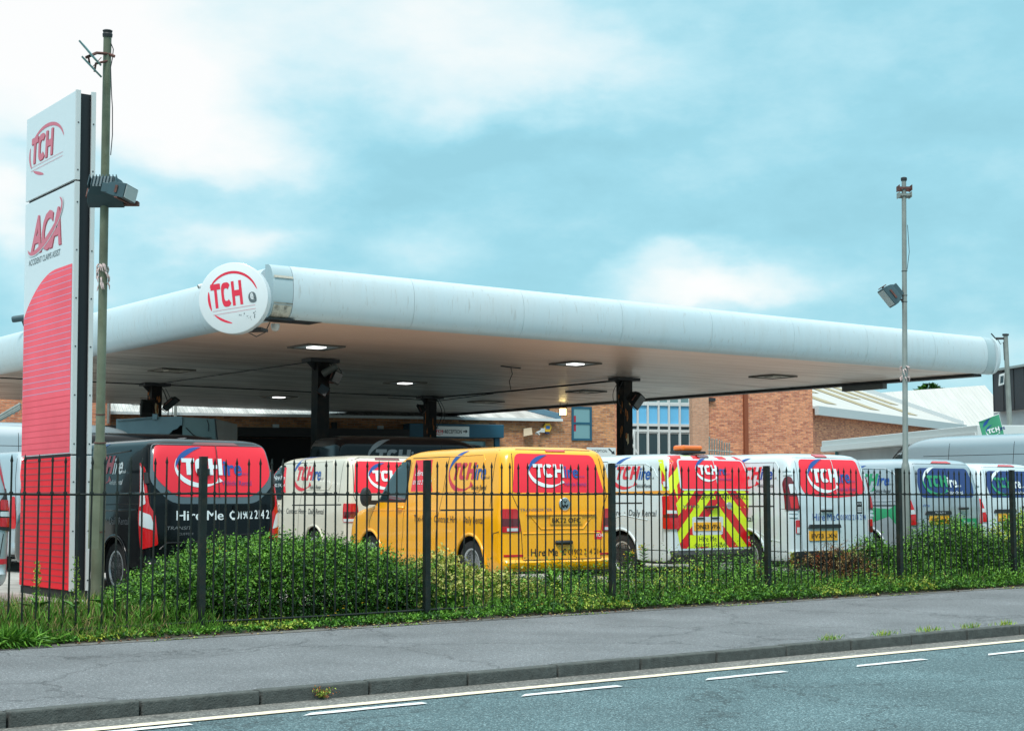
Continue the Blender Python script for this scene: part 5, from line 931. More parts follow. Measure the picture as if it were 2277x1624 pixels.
def pole_far():
    D = 47; b = at(2247, 1075, D); t = thing('lamp_pole', 'distant thin grey pole with a white floodlight, at the right edge', 'lamp pole', (b[0], b[1], .1)); m = MB(); m.tube([at(2247, 1085, D), at(2245, 960, D), at(2235, 745, D)], [.09, .085, .07], 12); m.build('shaft', POLG, t, world=True); m = MB(); m.tube([at(2214, 752, D), at(2235, 752, D)], .04, 6); m.tube([at(2203, 741, D), at(2216, 756, D)], .02, 6); m.tube([at(2235, 742, D), at(2235, 746, D)], .10, 10); m.build('arm', TRIM, t, world=True)
    m = MB(); m.tube([at(2218, 755, D), at(2224, 765, D), at(2230, 760, D), at(2232, 800, D)], .012, 5); m.build('wire', TRIM, t, world=True)
    f = thing('floodlight', 'small white square floodlight on the distant thin pole', 'floodlight', tuple(at(2225, 843, D))); c = at(2226, 843, D); m = MB(); m.obox(c, (RT[0]*.16, RT[1]*.16, .05), (FW[0]*.06, FW[1]*.06, 0), (.05, 0, .36)); m.build('housing', ALU, f, world=True); m = MB(); m.obox(c-np.array([FW[0], FW[1], 0])*.04, (RT[0]*.10, RT[1]*.10, .03), (FW[0]*.02, FW[1]*.02, 0), (.03, 0, .22)); m.build('lens', GLASS, f, world=True)
pole_far()
def bullet(label, c, d, r=.05, L=.28, mt=None, arm=None):
    t = thing('security_camera', label, 'camera', tuple(c)); d = np.array(d, float); d /= np.linalg.norm(d); m = MB(); m.tube([-d*L*.5, d*L*.4, d*L*.5], [r, r, r*.9], 14); m.build('housing', mt or ALU, t, smooth=40); m = MB(); m.tube([d*L*.5, d*(L*.5+.004)], r*.7, 12); m.build('lens', GLASS, t)
    if arm is not None: m = MB(); m.tube([(0, 0, 0), np.array(arm)-np.array(c)], r*.35, 6); m.build('arm', TRIM, t)
bullet('small bullet camera on top of the canopy edge left of the round sign', at(454, 634, 31.6), -RT[0]*.8-FW[0]*.5 and (-RT[0]*.8-FW[0]*.5, -RT[1]*.8-FW[1]*.5, -.3), arm=at(461, 650, 31.75))
bullet('dark bullet camera at the canopy edge left of the totem sign', at(48, 707, 40.4), (-RT[0], -RT[1], -.15), .09, .5, HOUS, arm=at(54, 724, 40.6))
bullet('large bullet camera on the thick front canopy column', at(733, 822, 37.8), (-RT[0]*.8, -RT[1]*.8, -.45), .09, .42, mat('grey_camera_housing', (.10, .11, .10, 1), .4), arm=at(722, 838, 37.9))
flood('black floodlight on the right of the thick front column', at(747, 838, 37.9), (RT[0]*.7-FW[0]*.6, RT[1]*.7-FW[1]*.6, -.3), (FW[0], FW[1], 0), .30, .30, .16, arm=at(730, 850, 37.9))
flood('dangling pale-framed floodlight low on the thick front column', at(720, 866, 37.8), (-FW[0]-RT[0]*.2, -FW[1]-RT[1]*.2, -.2), (RT[0], RT[1], -.6), .26, .26, .12, arm=at(716, 850, 38))
flood('black box floodlight on the left of the leftmost canopy column', at(327, 907, 44.5), (FW[0]-RT[0]*.3, FW[1]-RT[1]*.3, -.1), (RT[0], RT[1], 0), .40, .52, .2, arm=at(340, 900, 44.9))
flood('slim tilted floodlight on the right of the leftmost canopy column', at(380, 897, 44.6), (RT[0]*.6-FW[0]*.3, RT[1]*.6-FW[1]*.3, -.7), (FW[0], FW[1], 0), .3, .52, .12, arm=at(358, 908, 44.9))
flood('black floodlight on the right-hand canopy column', at(1416, 890, 43), (RT[0]*.7-FW[0]*.5, RT[1]*.7-FW[1]*.5, -.5), (FW[0], FW[1], 0), .42, .42, .3, arm=at(1400, 890, 43.2))
flood('small white floodlight on the slim middle canopy column', at(934, 910, 51.2), (-RT[0], -RT[1], -.5), (FW[0], FW[1], 0), .3, .36, .2, arm=at(945, 905, 51.4))
def lit_lamp():
    c = at(1251, 914, 56.5); t = thing('hanging_floodlight', 'lit yellow-white floodlight hanging from the back edge of the canopy', 'floodlight', tuple(c)); m = MB(); m.obox((0, 0, 0), (RT[0]*.30, RT[1]*.30, 0), (FW[0]*.16, FW[1]*.16, 0), (0, 0, .34)); m.build('housing', RUSTB, t, bevel=.01)
    m = MB(); m.obox((-FW[0]*.085, -FW[1]*.085, -.02), (RT[0]*.24, RT[1]*.24, 0), (FW[0]*.01, FW[1]*.01, 0), (0, 0, .24)); m.build('lamp', mat('warm_lamp', (1, .74, .28, 1), .4, emit=6), t); m = MB(); m.tube([(-RT[0]*.1, -RT[1]*.1, .17), (-RT[0]*.1, -RT[1]*.1, .36)], .01, 5); m.tube([(RT[0]*.1, RT[1]*.1, .17), (RT[0]*.2, RT[1]*.2, .36)], .01, 5); m.build('hanger', TRIM, t)
lit_lamp()
# ---------------------------------------------------------------- buildings behind
BR1 = brickmat('brown_brick', (.66, .29, .12, 1), (.34, .13, .06, 1), (.36, .27, .20, 1), .55); BR2 = brickmat('red_brick', (.74, .30, .15, 1), (.42, .13, .075, 1), (.44, .30, .22, 1), .45); BR3 = brickmat('pale_brick', (.55, .30, .19, 1), (.46, .24, .15, 1), (.42, .30, .23, 1), .6)
TEAL = mat('teal_painted_metal', (.012, .085, .14, 1), .45); WIN = mat('window_glass', (.16, .30, .32, 1), .08, spec=.8, coat=.5); UPVC = mat('white_window_frame', (.62, .66, .66, 1), .5); BLUEP = mat('sky_blue_panel', (.16, .52, .82, 1), .4); DGL = mat('dark_office_glass', (.035, .075, .09, 1), .08, coat=.5)
def corr(name, col, w=.15, dark=.55, skew=0):
    m = bpy.data.materials.new(name); N, L, b = nodes(m); tc = N.new('ShaderNodeTexCoord'); sp = N.new('ShaderNodeSeparateXYZ'); L.new(tc.outputs['Object'], sp.inputs[0]); wv = N.new('ShaderNodeTexWave'); wv.inputs['Scale'].default_value = .314/w*1.0; L.new(tc.outputs['Object'], wv.inputs[0]); n = N.new('ShaderNodeTexNoise'); n.inputs['Scale'].default_value = .8; n.inputs['Detail'].default_value = 7
    mp = N.new('ShaderNodeMapping'); mp.inputs['Scale'].default_value = (3, .4, .4); L.new(tc.outputs['Object'], mp.inputs[0]); L.new(mp.outputs[0], n.inputs['Vector']); r = N.new('ShaderNodeValToRGB'); L.new(n.outputs[0], r.inputs[0]); r.color_ramp.elements[0].position = .35; r.color_ramp.elements[1].position = .62
    r.color_ramp.elements[0].color = tuple(c*dark for c in col)+(1,); r.color_ramp.elements[1].color = tuple(col)+(1,); L.new(r.outputs[0], b.inputs['Base Color']); b.inputs['Roughness'].default_value = .7
    bp = N.new('ShaderNodeBump'); bp.inputs['Strength'].default_value = .9; bp.inputs['Distance'].default_value = .05; L.new(wv.outputs[0], bp.inputs['Height']); L.new(bp.outputs[0], b.inputs['Normal']); return m
CORR = corr('corrugated_roof', (.62, .60, .56)); WROOF = corr('white_sheet_roof', (.52, .51, .48), .3, .9); DARKC = mat('dark_cladding', (.018, .028, .036, 1), .5, var=.1)
class Plane:
    "a facade: local x along the wall, y away from the road, z up"
    def __init__(s, name, label, cat, u, D, ang, group=None):
        p = at(u, 1000, D); h = YAW+math.radians(ang); s.ex = np.array([math.sin(h), math.cos(h)]); s.ey = np.array([-s.ex[1], s.ex[0]]); s.o = p[:2]; s.t = thing(name, label, cat, (p[0], p[1], .1), math.atan2(s.ex[1], s.ex[0]), group)
    def p(s, u, v, y=0):
        d = ray(u, v); A = s.o+s.ey*y; t = (A@s.ey)/(d[:2]@s.ey); P = d*t; return float((P[:2]-s.o)@s.ex), float(P[2]+CAMH-.1)
def window(B, x0, x1, z0, z1, y, fm, gm, rows=(.5,), name='window', fw=.06, cols=(), gl=None):
    m = MB(); m.box(x0, x0+fw, y, y+.07, z0, z1); m.box(x1-fw, x1, y, y+.07, z0, z1); m.box(x0+fw, x1-fw, y, y+.07, z0, z0+fw); m.box(x0+fw, x1-fw, y, y+.07, z1-fw, z1)
    for r in rows: z = z0+(z1-z0)*r; m.box(x0+fw, x1-fw, y+.003, y+.066, z-fw*.5, z+fw*.5)
    for c in cols: x = x0+(x1-x0)*c; m.box(x-fw*.5, x+fw*.5, y+.006, y+.064, z0+fw, z1-fw)
    f = m.build(name, fm, B.t); m = MB(); m.box(x0+fw*.5, x1-fw*.5, y+.03, y+.04, z0+fw*.5, z1-fw*.5); m.build('pane', gm, f); return f
def workshop():
    B = Plane('brick_workshop', 'low brown brick workshop with corrugated roof and reception door, beyond the canopy', 'building', 700, 62, 72); xl, _ = B.p(-60, 920); xr, ze = B.p(1236, 935); xe, _ = B.p(1366, 935); EZ = 4.53
    m = MB(); m.box(xl, xr, 0, .3, 0, EZ); m.box(xr+.001, xe, 0, 6, 0, 8.5); m.build('wall', BR1, B.t)
    xa, _ = B.p(118, 920); xb, _ = B.p(1160, 905)
    m = MB(); hr = 1.75; yr = 7; m.add([(xl, -.25, EZ+.06), (xr+.0, -.25, EZ+.06), (xr-3.1, yr, EZ+hr), (xl, yr, EZ+hr), (xl, -.25, EZ-.02), (xr, -.25, EZ-.02), (xr-3.1, yr, EZ+hr-.08), (xl, yr, EZ+hr-.08)], [(0, 1, 2, 3), (4, 7, 6, 5), (0, 4, 5, 1), (1, 5, 6, 2), (2, 6, 7, 3), (3, 7, 4, 0)]); rf = m.build('roof', CORR, B.t)
    m = MB(); m.box(xl, xr+.2, -.33, -.255, EZ-.03, EZ+.08); m.build('gutter', UPVC, rf); m = MB(); m.prism([(xr+.05, -.27, EZ+.05), (xr-3.0, yr, EZ+hr), (xr-3.0, yr, EZ+hr+.3), (xr+.05, -.27, EZ+.3)], (.08, 0, 0)); m.build('verge_flashing', mat('slate_blue_flashing', (.10, .20, .27, 1), .5), rf)
    m = MB(); x1, _ = B.p(1235, 935); x0, _ = B.p(1120, 905, 7.5); m.box(x0-1, xr-.002, 7.5, 7.8, 0, 8.5); m.build('rear_wall', BR3, B.t); m = MB(); xd, _ = B.p(1216, 915, 1.0); m.tube([(xd, .9, EZ+.1), (xd, .9, 8)], .06, 8); m.tube([(xd-.12, .9, EZ+.95), (xd+.18, .9, EZ+.95)], .07, 8); m.build('drainpipe', TRIM, B.t)
    # dark overhang over the roller-door opening
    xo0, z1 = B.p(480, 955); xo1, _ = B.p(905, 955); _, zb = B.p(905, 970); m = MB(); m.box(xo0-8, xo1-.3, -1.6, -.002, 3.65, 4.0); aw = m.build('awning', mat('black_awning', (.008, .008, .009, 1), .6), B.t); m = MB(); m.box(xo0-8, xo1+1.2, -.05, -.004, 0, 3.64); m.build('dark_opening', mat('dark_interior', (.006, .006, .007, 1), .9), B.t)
    m = MB()
    for u in (612, 806+38, 1000-97): x, z = B.p(u, 953); m.box(x-.12, x+.12, -.20, -.01, 4.03, 4.2)
    m.build('wall_box', ALU, B.t); m = MB(); x, z = B.p(741, 948); m.tube([(x, -.15, 4.02), (x, -.15, 4.32)], .12, 10); m.build('flue', TRIM, B.t); xf, _ = B.p(960, 940); 
    # reception bay
    xa_, za = B.p(896, 950); xb_, zb_ = B.p(1103, 953); _, zc = B.p(1100, 976); m = MB(); m.box(xa_, xb_, -1.1, -.002, 3.72, 4.28); m.box(xb_-.35, xb_-.12, -.9, -.72, 0, 3.719); m.build('reception_canopy', TEAL, B.t, bevel=.02)
    xs0, zs0 = B.p(962, 972, -1.1); xs1, zs1 = B.p(1042, 957, -1.1); sg = thing_part_sign(B, xs0, xs1, 3.80, 4.14, -1.13)
    m = MB(); m.box(xa_+.3, xb_-.5, -.06, -.004, 2.3, 3.6); m.build('fanlight', WIN, B.t); m = MB(); m.box(xa_+.3, xb_-.5, -.07, -.004, 0, 2.28); m.build('reception_door', DGL, B.t)
    x0, zt = B.p(1270, 903); x1, zb = B.p(1315, 979); f = window(B, x0, x1, zb, zt, -.05, TEAL, WIN, rows=(.505,), fw=.09); f['label'] = 'teal framed two-pane upper window'
    m = MB(); m.box(x0+.10, x0+.2, -.025, -.022, zb+.4, zt-.4); m.build('curtain', mat('red_curtain', (.35, .02, .04, 1), .8), f)
    m = MB(); x, z = B.p(1215, 950); m.prism([(x+.19*math.cos(t), -.02, z+.21*math.sin(t)) for t in np.arange(0, 2*PI, PI/3)], (0, -.12, 0)); ab = m.build('alarm_box', mat('yellow_alarm_box', (.75, .42, .02, 1), .5), B.t)
    m = MB(); m.box(x-.08, x+.10, -.15, -.142, z-.06, z+.07); m.build('label', mat('blue_label', (.03, .15, .4, 1), .5), ab); m = MB(); m.box(x-.10, x+.08, -.13, -.02, z-.27, z-.19); m.build('strobe', mat('navy_strobe', (.01, .03, .1, 1), .4), ab)
    for u, v, w in ((1168, 961, .22),): x, z = B.p(u, v); m = MB(); m.prism([(x-w, -.3, z-.18), (x+w*.8, -.3, z-.1), (x+w, -.05, z+.22), (x-w*.6, -.05, z+.16)], (0, -.12, 0)); m.build('wall_lamp', mat('beige_lamp', (.42, .33, .22, 1), .5), B.t)
    x, z = B.p(1198, 963); m = MB(); m.tube([(x+.1, -.1, z+.12), (x-.25, -.35, z), (x-.1, -.35, z-.06)], .05, 8); m.box(x+.02, x+.2, -.2, -.01, z+.04, z+.22); m.build('wall_camera', ALU, B.t)
    # second reception board
    x0, zt = B.p(1300, 994); x1, zb = B.p(1364, 1006); s = thing('reception_board', 'white reception arrow board above the roof of the chevron van', 'sign', (0, 0, 0)); s.parent = None
    M = THM[B.t.name]; THM[s.name] = M.copy(); s.matrix_world = M; m = MB(); m.box(x0, x1, -.25, -.2, zb-.35, zt); m.build('board', UPVC, s); fn = lambda u, v, o_: np.stack([u, -.25-np.zeros_like(u)-o_, v+0*u], -1); d = Decal(fn, .004); d.text('RECEPTION', (x1-1.12, zb+.01), .12, 'dark', .005, width=.70)
    d.put(*quadgrid((x1-.36, zb+.15), (x1-.31, zb+.19), (x1-.12, zb+.02), (x1-.17, zb-.02), 1, 1), 'dark'); d.put(np.array([(x1-.22, zb-.05), (x1-.05, zb-.07), (x1-.08, zb+.1)]), [(0, 1, 2)], 'dark'); d.build('lettering', s)
    # roof-top cable catenary and left brick pier
    x0, _ = B.p(150, 920); x1, _ = B.p(243, 920); m = MB(); m.box(x0-3.0, x1, -.8, -.302, 0, 5.25); m.build('brick_pier', BR2, B.t)
    m = MB(); P_ = [B.p(u, v, -.9) for u, v in ((236, 893), (240, 893), (245, 897), (250, 905))]; m.tube([(B.p(241, 895, -.9)[0], -.9, 5.3), (B.p(241, 895, -.9)[0], -.9, 4.1)], .05, 6); xx = B.p(390, 910, -.6)[0]; m.tube([(xx, -.6, 5.0), (xx, -.6, 4.2)], .06, 8); m.tube([(B.p(250, 900, -.6)[0], -.6, 5.1), (B.p(300, 910, -.6)[0], -.6, 4.85), (xx, -.6, 5.0), (B.p(450, 905, -.6)[0], -.6, 4.95), (B.p(560, 912, -.6)[0], -.6, 4.9)], .018, 5); m.build('cable_post', POLG, B.t)
def thing_part_sign(B, x0, x1, z0, z1, y):
    s = thing('reception_sign', 'white reception sign with a right arrow on the teal door canopy', 'sign', (0, 0, 0)); M = THM[B.t.name]; THM[s.name] = M.copy(); s.matrix_world = M
    m = MB(); m.box(x0, x1, y-.03, y+.02, z0-.05, z1+.03); m.build('board', mat('bright_white_board', (.85, .88, .88, 1), .5), s); fn = lambda u, v, o_: np.stack([u, y-.03-np.zeros_like(u)-o_, v+0*u], -1); d = Decal(fn, .004); w = x1-x0
    logo(d.put, (x0+.10, z0+.10), .12, 'redink', 'grey', 'navy', 'redink', shear=0); d.text('RECEPTION', (x0+w*.33, z0+.075), .17, 'dark', .006, width=w*.46); d.put(*quadgrid((x0+w*.83, z0+.14), (x0+w*.91, z0+.14), (x0+w*.91, z0+.19), (x0+w*.83, z0+.19), 1, 1), 'dark'); d.put(np.array([(x0+w*.90, z0+.08), (x0+w*.955, z0+.165), (x0+w*.90, z0+.25)]), [(0, 1, 2)], 'dark'); d.build('lettering', s); return s
workshop()
def office():
    B = Plane('office_block', 'office block with sky blue panels and white window frames behind the right canopy column', 'building', 1366, 80, 72); xs = [B.p(u, 900)[0] for u in (1366, 1372, 1393, 1417.5, 1440, 1464, 1487, 1511, 1534)]; z = [B.p(1450, v)[1] for v in (998, 957, 944, 898, 880, 850)]; z[0] = 0.9
    xa, xb = xs[0], xs[-1]; m = MB(); m.box(xa, xb, .15, 8, 0, 11); m.build('wall', UPVC, B.t)
    for i in range(len(xs)-1):
        a, b = xs[i]+.05, xs[i+1]-.05
        if b-a < .2: continue
        m = MB(); m.box(a, b, .10, .149, z[2]+.05, z[3]-.05); m.build('blue_panel', BLUEP, B.t)
        window(B, a-.03, b+.03, z[1]+.02, z[2]-.02, .04, UPVC, DGL, rows=(), fw=.03); window(B, a-.03, b+.03, z[0]+1.2, z[1]-.10, .04, UPVC, DGL, rows=(), fw=.045); window(B, a-.03, b+.03, z[3]+.06, z[3]+1.3, .04, UPVC, WIN, rows=(), fw=.06)
    m = MB()
    for x in xs[1:]: m.box(x-.045, x+.045, -.02, .148, 0, 11)
    for zz in (z[1], z[2], z[3]): m.box(xa, xb, .0, .145, zz-.07, zz+.07)
    m.build('mullion_grid', UPVC, B.t); m = MB(); x0, z0 = B.p(1390, 1000, -1.5); x1, z1 = B.p(1410, 955, -1.5); m.tube([(x0, -1.5, z0-.5), (x1, -1.5, z1)], .06, 6); m.tube([(x1, -1.5, z0-.5), (x1, -1.5, z1)], .06, 6); m.tube([(x0+.2, -1.5, z0+.6), (x1+.3, -1.5, z0-.4)], .05, 6); m.build('fire_stair', UPVC, B.t)
    x0, z0 = B.p(1366, 935, -1); x1, _ = B.p(1380, 935, -1); m = MB(); m.box(x1-.55, x1, -1, -.5, 0, 11); m.build('brick_pier', BR2, B.t)
office()
def factory():
    B = Plane('brick_factory', 'red brick factory wall with a rust-brown downpipe, right of the blue office block', 'building', 1535, 74, 76); xa = B.p(1535, 900)[0]; xp = B.p(1571, 900)[0]; xb = B.p(1806, 905)[0]
    m = MB(); m.box(xa, xp, -.25, .2, 0, 7.0); m.build('pier', BR3, B.t); m = MB(); m.box(xp+.001, xb, 0, .4, 0, 6.9); m.build('wall', BR2, B.t, fix=True); xr, _ = B.p(1657, 900, -.1); m = MB(); m.box(xr-.10, xr+.10, -.18, -.004, 0, 6.9); m.build('downpipe', mat('rust_brown_pipe', (.22, .055, .02, 1), .6), B.t)
    m = MB(); x, z = B.p(1571, 885, -.3)[0], B.p(1571, 887, -.3)[1]; m.box(x+.1, x+.5, -.2, -.002, z-.08, z+.08); m.build('vent', TRIM, B.t); m = MB(); m.box(xp+.001, xb, .0, .4, 6.901, 7.4); m.build('wall_upper', BR2, B.t)
    C_ = Plane('sheet_roof_hall', 'brick hall with a white sheet roof and pale skylight strips, right of the factory wall', 'building', 1806, 77.5, 33.5); e0 = C_.p(1806, 905); e1 = C_.p(2118, 945); ez = e0[1]
    m = MB(); m.box(-.0, e1[0]+1, .0, .3, 0, ez-.05); m.build('wall', BR2, C_.t)
    # roof plane rising away from the eave
    rid = 13.0; rise = 5.0; L_ = e1[0]+1.2; V = [(-.2, -.3, ez), (L_, -.3, ez), (L_, rid, ez+rise), (-.2, rid, ez+rise)]; m = MB(); m.prism(V, (0, 0, -.12)); rf = m.build('roof', WROOF, C_.t); m = MB(); m.box(-.35, L_+.1, -.52, -.305, ez-.42, ez+.04); m.build('gutter', mat('grey_white_gutter', (.48, .52, .53, 1), .5), rf)
    YS = mat('yellowed_skylight', (.34, .26, .13, 1), .5)
    for k in range(7):
        x = .6+k*3.4; sl = rise/(rid+.3); y0, y1 = (.8, 6.8) if k % 2 else (3.2, 11); m = MB(); m.prism([(x, y0, ez+(y0+.3)*sl+.02), (x+1.5, y0, ez+(y0+.3)*sl+.02), (x+1.5, y1, ez+(y1+.3)*sl+.02), (x, y1, ez+(y1+.3)*sl+.02)], (0, 0, .02)); m.build('skylight', YS, rf)
    m = MB(); m.prism([(L_, -.3, ez+.02), (L_, rid, ez+rise+.02), (L_, rid, ez+rise+.3), (L_, -.3, ez+.3)], (.1, 0, 0)); m.build('verge', mat('grey_white_gutter', None), rf)
    E_ = Plane('far_sheet_roof', 'distant pale sheet roof with one yellowed strip beside the dark green tree', 'building', 2074, 104, 82); a = E_.p(2060, 945); b = E_.p(2230, 935); t0 = E_.p(2074, 884); t1 = E_.p(2230, 866); m = MB(); m.box(a[0]-2, b[0]+3, 6, 12, 0, 4.2); m.build('wall', UPVC, E_.t)
    m = MB(); m.prism([(a[0]-2, 0, 4.0), (b[0]+3, 0, 4.0), (b[0]+3, 9, t1[1]+1.0), (a[0]-2, 9, t0[1]+.8)], (0, 0, -.1)); rf = m.build('roof', WROOF, E_.t); m = MB(); m.prism([(t0[0]+2.2, 1, 4.7), (t0[0]+3.0, 1, 4.7), (t0[0]+5.2, 6, 6.6), (t0[0]+4.3, 6, 6.6)], (0, 0, .3)); m.build('skylight', YS, rf)

    return B
factory()
def annexe():
    # fascia runs towards the road from (1824, 60 m) to (2170, 46.5 m)
    a = at(1826, 980, 60); b = at(2172, 942, 46.2); z = a[2]; d = b[:2]-a[:2]; L_ = float(np.linalg.norm(d)); t = thing('low_annexe', 'low pale annexe with a white fascia and teal downpipe below the brick hall', 'building', (a[0], a[1], .1), math.atan2(d[1], d[0])); z = z-.1
    m = MB(); m.box(.4, L_-.5, .4, 6, 0, z-.45); m.build('wall', mat('pale_render', (.42, .45, .47, 1), .7, var=.1, vscale=1), t); m = MB(); m.box(0, L_, 0, 6.3, z-.44, z); m.build('fascia', mat('white_fascia_board', (.55, .60, .60, 1), .5), t, bevel=.02); m = MB(); m.box(0.05, L_-.05, -.06, -.002, z-.42, z-.22); m.build('gutter', UPVC, t)
    m = MB(); m.tube([(.75, .33, 0), (.75, .33, z-.44)], .06, 8); m.build('downpipe', mat('teal_pipe', (.08, .22, .25, 1), .5), t); m = MB(); m.box(7.5, 9.2, .37, .398, 1.6, 2.5); m.build('window', WIN, t)
annexe()
def dark_unit():
    B = Plane('dark_clad_unit', 'dark grey clad building above a pale wall at the right edge', 'building', 2209, 66, 170); a = B.p(2209, 915); t = B.p(2209, 831); b = (12.0, 0); m = MB(); m.box(a[0], b[0]+6, 0, 10, a[1], t[1]+.1); cl = m.build('cladding', DARKC, B.t); m = MB()
    for k in range(9): m.box(a[0]+.9*k, a[0]+.9*k+.03, -.02, -.001, a[1], t[1]+.1)
    m.build('cladding_joint', GAPM, cl); m = MB(); m.box(a[0]-.05, b[0]+6, -.12, 10, t[1]+.101, t[1]+.2); m.build('parapet', mat('grey_parapet', (.25, .3, .3, 1), .6), B.t); m = MB(); m.box(a[0]-.6, b[0]+6, .3, 9, 0, a[1]-.001); m.build('wall', mat('pale_render', None), B.t)
dark_unit()
def flag_banner():
    D = 40; t = thing('forecourt_banner', 'tilted green banner flag with white and blue logo at the right', 'banner', tuple(at(2232, 1085, D))); q = [at(2175, 936, D), at(2219, 921, D), at(2232, 972, D), at(2188, 985, D)]; m = MB(); V = []; n = 8
    A, Bq, C_, Dq = q; e = np.array([FW[0], FW[1], 0])
    F_ = lambda u, v, o_: (A[None]*(1-u)[:, None]+Bq[None]*u[:, None])*(1-v)[:, None]+(Dq[None]*(1-u)[:, None]+C_[None]*u[:, None])*v[:, None]-e*(np.asarray(o_)-.05*np.sin(u*5))[..., None]
    V, F = quadgrid((0, 0), (1, 0), (1, 1), (0, 1), 10, 8); P0 = F_(V[:, 0], V[:, 1], np.zeros(len(V))); P1 = F_(V[:, 0], V[:, 1], np.zeros(len(V))-.01); m.add(P0, F); m.add(P1, F); m.build('cloth', mat('green_banner_cloth', (.05, .30, .17, 1), .6), t, world=True)
    d = Decal(lambda u, v, o_: F_(np.asarray(u), 1-np.asarray(v), np.full(len(u), o_)), .01); logo(d.put, (.32, .33), .20, 'white', 'navy', 'blue', 'white'); V, F = crescent((.62, .56), .5, .42, 95, 165, .13); d.put(V, F, 'blue'); d.build('print', t, world=True)
    m = MB(); m.tube([at(2234, 1085, D), at(2232, 972, D), at(2219, 918, D)], [.03, .025, .015], 8); m.tube([at(2174, 937, D), at(2220, 920, D)], .012, 6); m.build('pole', UPVC, t, world=True)
flag_banner()
def truck():
    # box body and torn roof fairing of the lorry behind the black van
    D = 38.2; t = thing('box_truck', 'grey-green lorry body with a torn jagged hole, behind the black van roof', 'lorry', tuple(at(370, 1090, D))); e = np.array([FW[0], FW[1], 0]); BOX = mat('grey_green_body', (.14, .20, .195, 1), .4, coat=.2, var=.15, vscale=1.5); BLU = mat('slate_fairing', (.16, .24, .27, 1), .35, coat=.3, var=.15, vscale=1.5); w = lambda L_, DD=D: [at(u, v, DD) for u, v in L_]
    m = MB(); m.prism(w([(405, 926), (480, 930), (481, 1085), (405, 1085)]), e*3.0); m.build('box_body', BOX, t, world=True, bevel=.02); m = MB(); m.prism(w([(258, 931), (300, 930), (345, 926), (405, 925), (405, 944), (398, 946), (394, 952), (383, 956), (378, 963), (370, 966), (371, 970), (380, 972), (388, 981), (394, 988), (396, 1085), (258, 1085)], D-.05), e*.10); m.build('fairing', BLU, t, world=True)
    m = MB(); m.prism(w([(300, 960), (404, 940), (404, 1085), (300, 1085)], D+.4), e*2.0); m.build('dark_inside', mat('dark_interior', None), t, world=True); m = MB(); m.tube(w([(413, 950), (428, 965), (440, 972), (470, 972)], D-.02), .012, 5); m.tube(w([(460, 932), (464, 945), (463, 958)], D-.02), .010, 5); m.tube(w([(478, 931), (484, 985)], D-.02), .02, 5); m.build('crease', TRIM, t, world=True)
    m = MB(); m.tube(w([(262, 934), (342, 928)], D-.08), .03, 6); m.obox(at(345, 926, D-.1), (RT[0]*.12, RT[1]*.12, 0), (FW[0]*.1, FW[1]*.1, 0), (0, 0, .14)); m.build('top_rail', BLU, t, world=True)
    m = MB(); 
    for u in (300, 440): 
        c = at(u, 1088, D+.3); m.tube([c+np.array([0, 0, .38])-e*.25, c+np.array([0, 0, .38])+e*.05], .42, 20)
    m.build('wheel', TYRE, t, world=True)
    l = thing('roof_ladder', 'silver ladder lying on the roof of the pale grey van at the left edge', 'ladder', tuple(at(25, 925, 33))); m = MB()
    for dy in (0, 12, 20): m.tube(w([(-14, 932+dy*.4), (46, 897+dy*.5)], 33), .035, 6)
    for k in range(6): u = -8+k*9; m.tube(w([(u, 930-k*5.4), (u+3, 940-k*5.0)], 33), .02, 5)
    m.build('rail', POLG, l, world=True)
truck()
def spikes():
    t = thing('palisade_fence', 'short run of galvanised palisade pales behind the chevron van roof', 'fence', tuple(at(1600, 1080, 60))); m = MB(); r = random.Random(1)
    for k in range(9): 
        u = 1577+k*5.5; v = 970+k*1.5+r.uniform(-1.5, 1.5) if k < 6 else 982; m.tube([at(u, 1060, 60), at(u, v+3, 60), at(u, v, 60)], [.03, .03, .005], 6)
    m.tube([at(1574, 1000, 60), at(1628, 1004, 60)], .03, 6); m.build('pale', POLG, t, world=True)
spikes()
# ---------------------------------------------------------------- plants
def leafm(name, col, rough=.55): 
    m = mat(name, col, rough, var=.28, vscale=9, spec=.3); b = m.node_tree.nodes['Principled BSDF']; b.inputs['Subsurface Weight'].default_value = 0; return m
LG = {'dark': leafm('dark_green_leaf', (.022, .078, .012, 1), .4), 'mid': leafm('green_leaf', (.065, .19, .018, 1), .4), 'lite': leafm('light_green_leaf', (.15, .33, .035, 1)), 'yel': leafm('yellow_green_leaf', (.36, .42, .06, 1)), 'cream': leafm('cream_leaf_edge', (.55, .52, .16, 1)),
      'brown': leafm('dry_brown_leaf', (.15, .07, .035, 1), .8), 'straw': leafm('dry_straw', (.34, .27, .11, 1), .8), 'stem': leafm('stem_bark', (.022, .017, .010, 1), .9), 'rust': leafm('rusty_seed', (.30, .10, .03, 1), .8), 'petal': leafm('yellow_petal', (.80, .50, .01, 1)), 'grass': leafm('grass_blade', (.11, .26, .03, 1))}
RG = np.random.default_rng(11)
def unit(a): return a/(np.linalg.norm(a, axis=-1, keepdims=True)+1e-9)
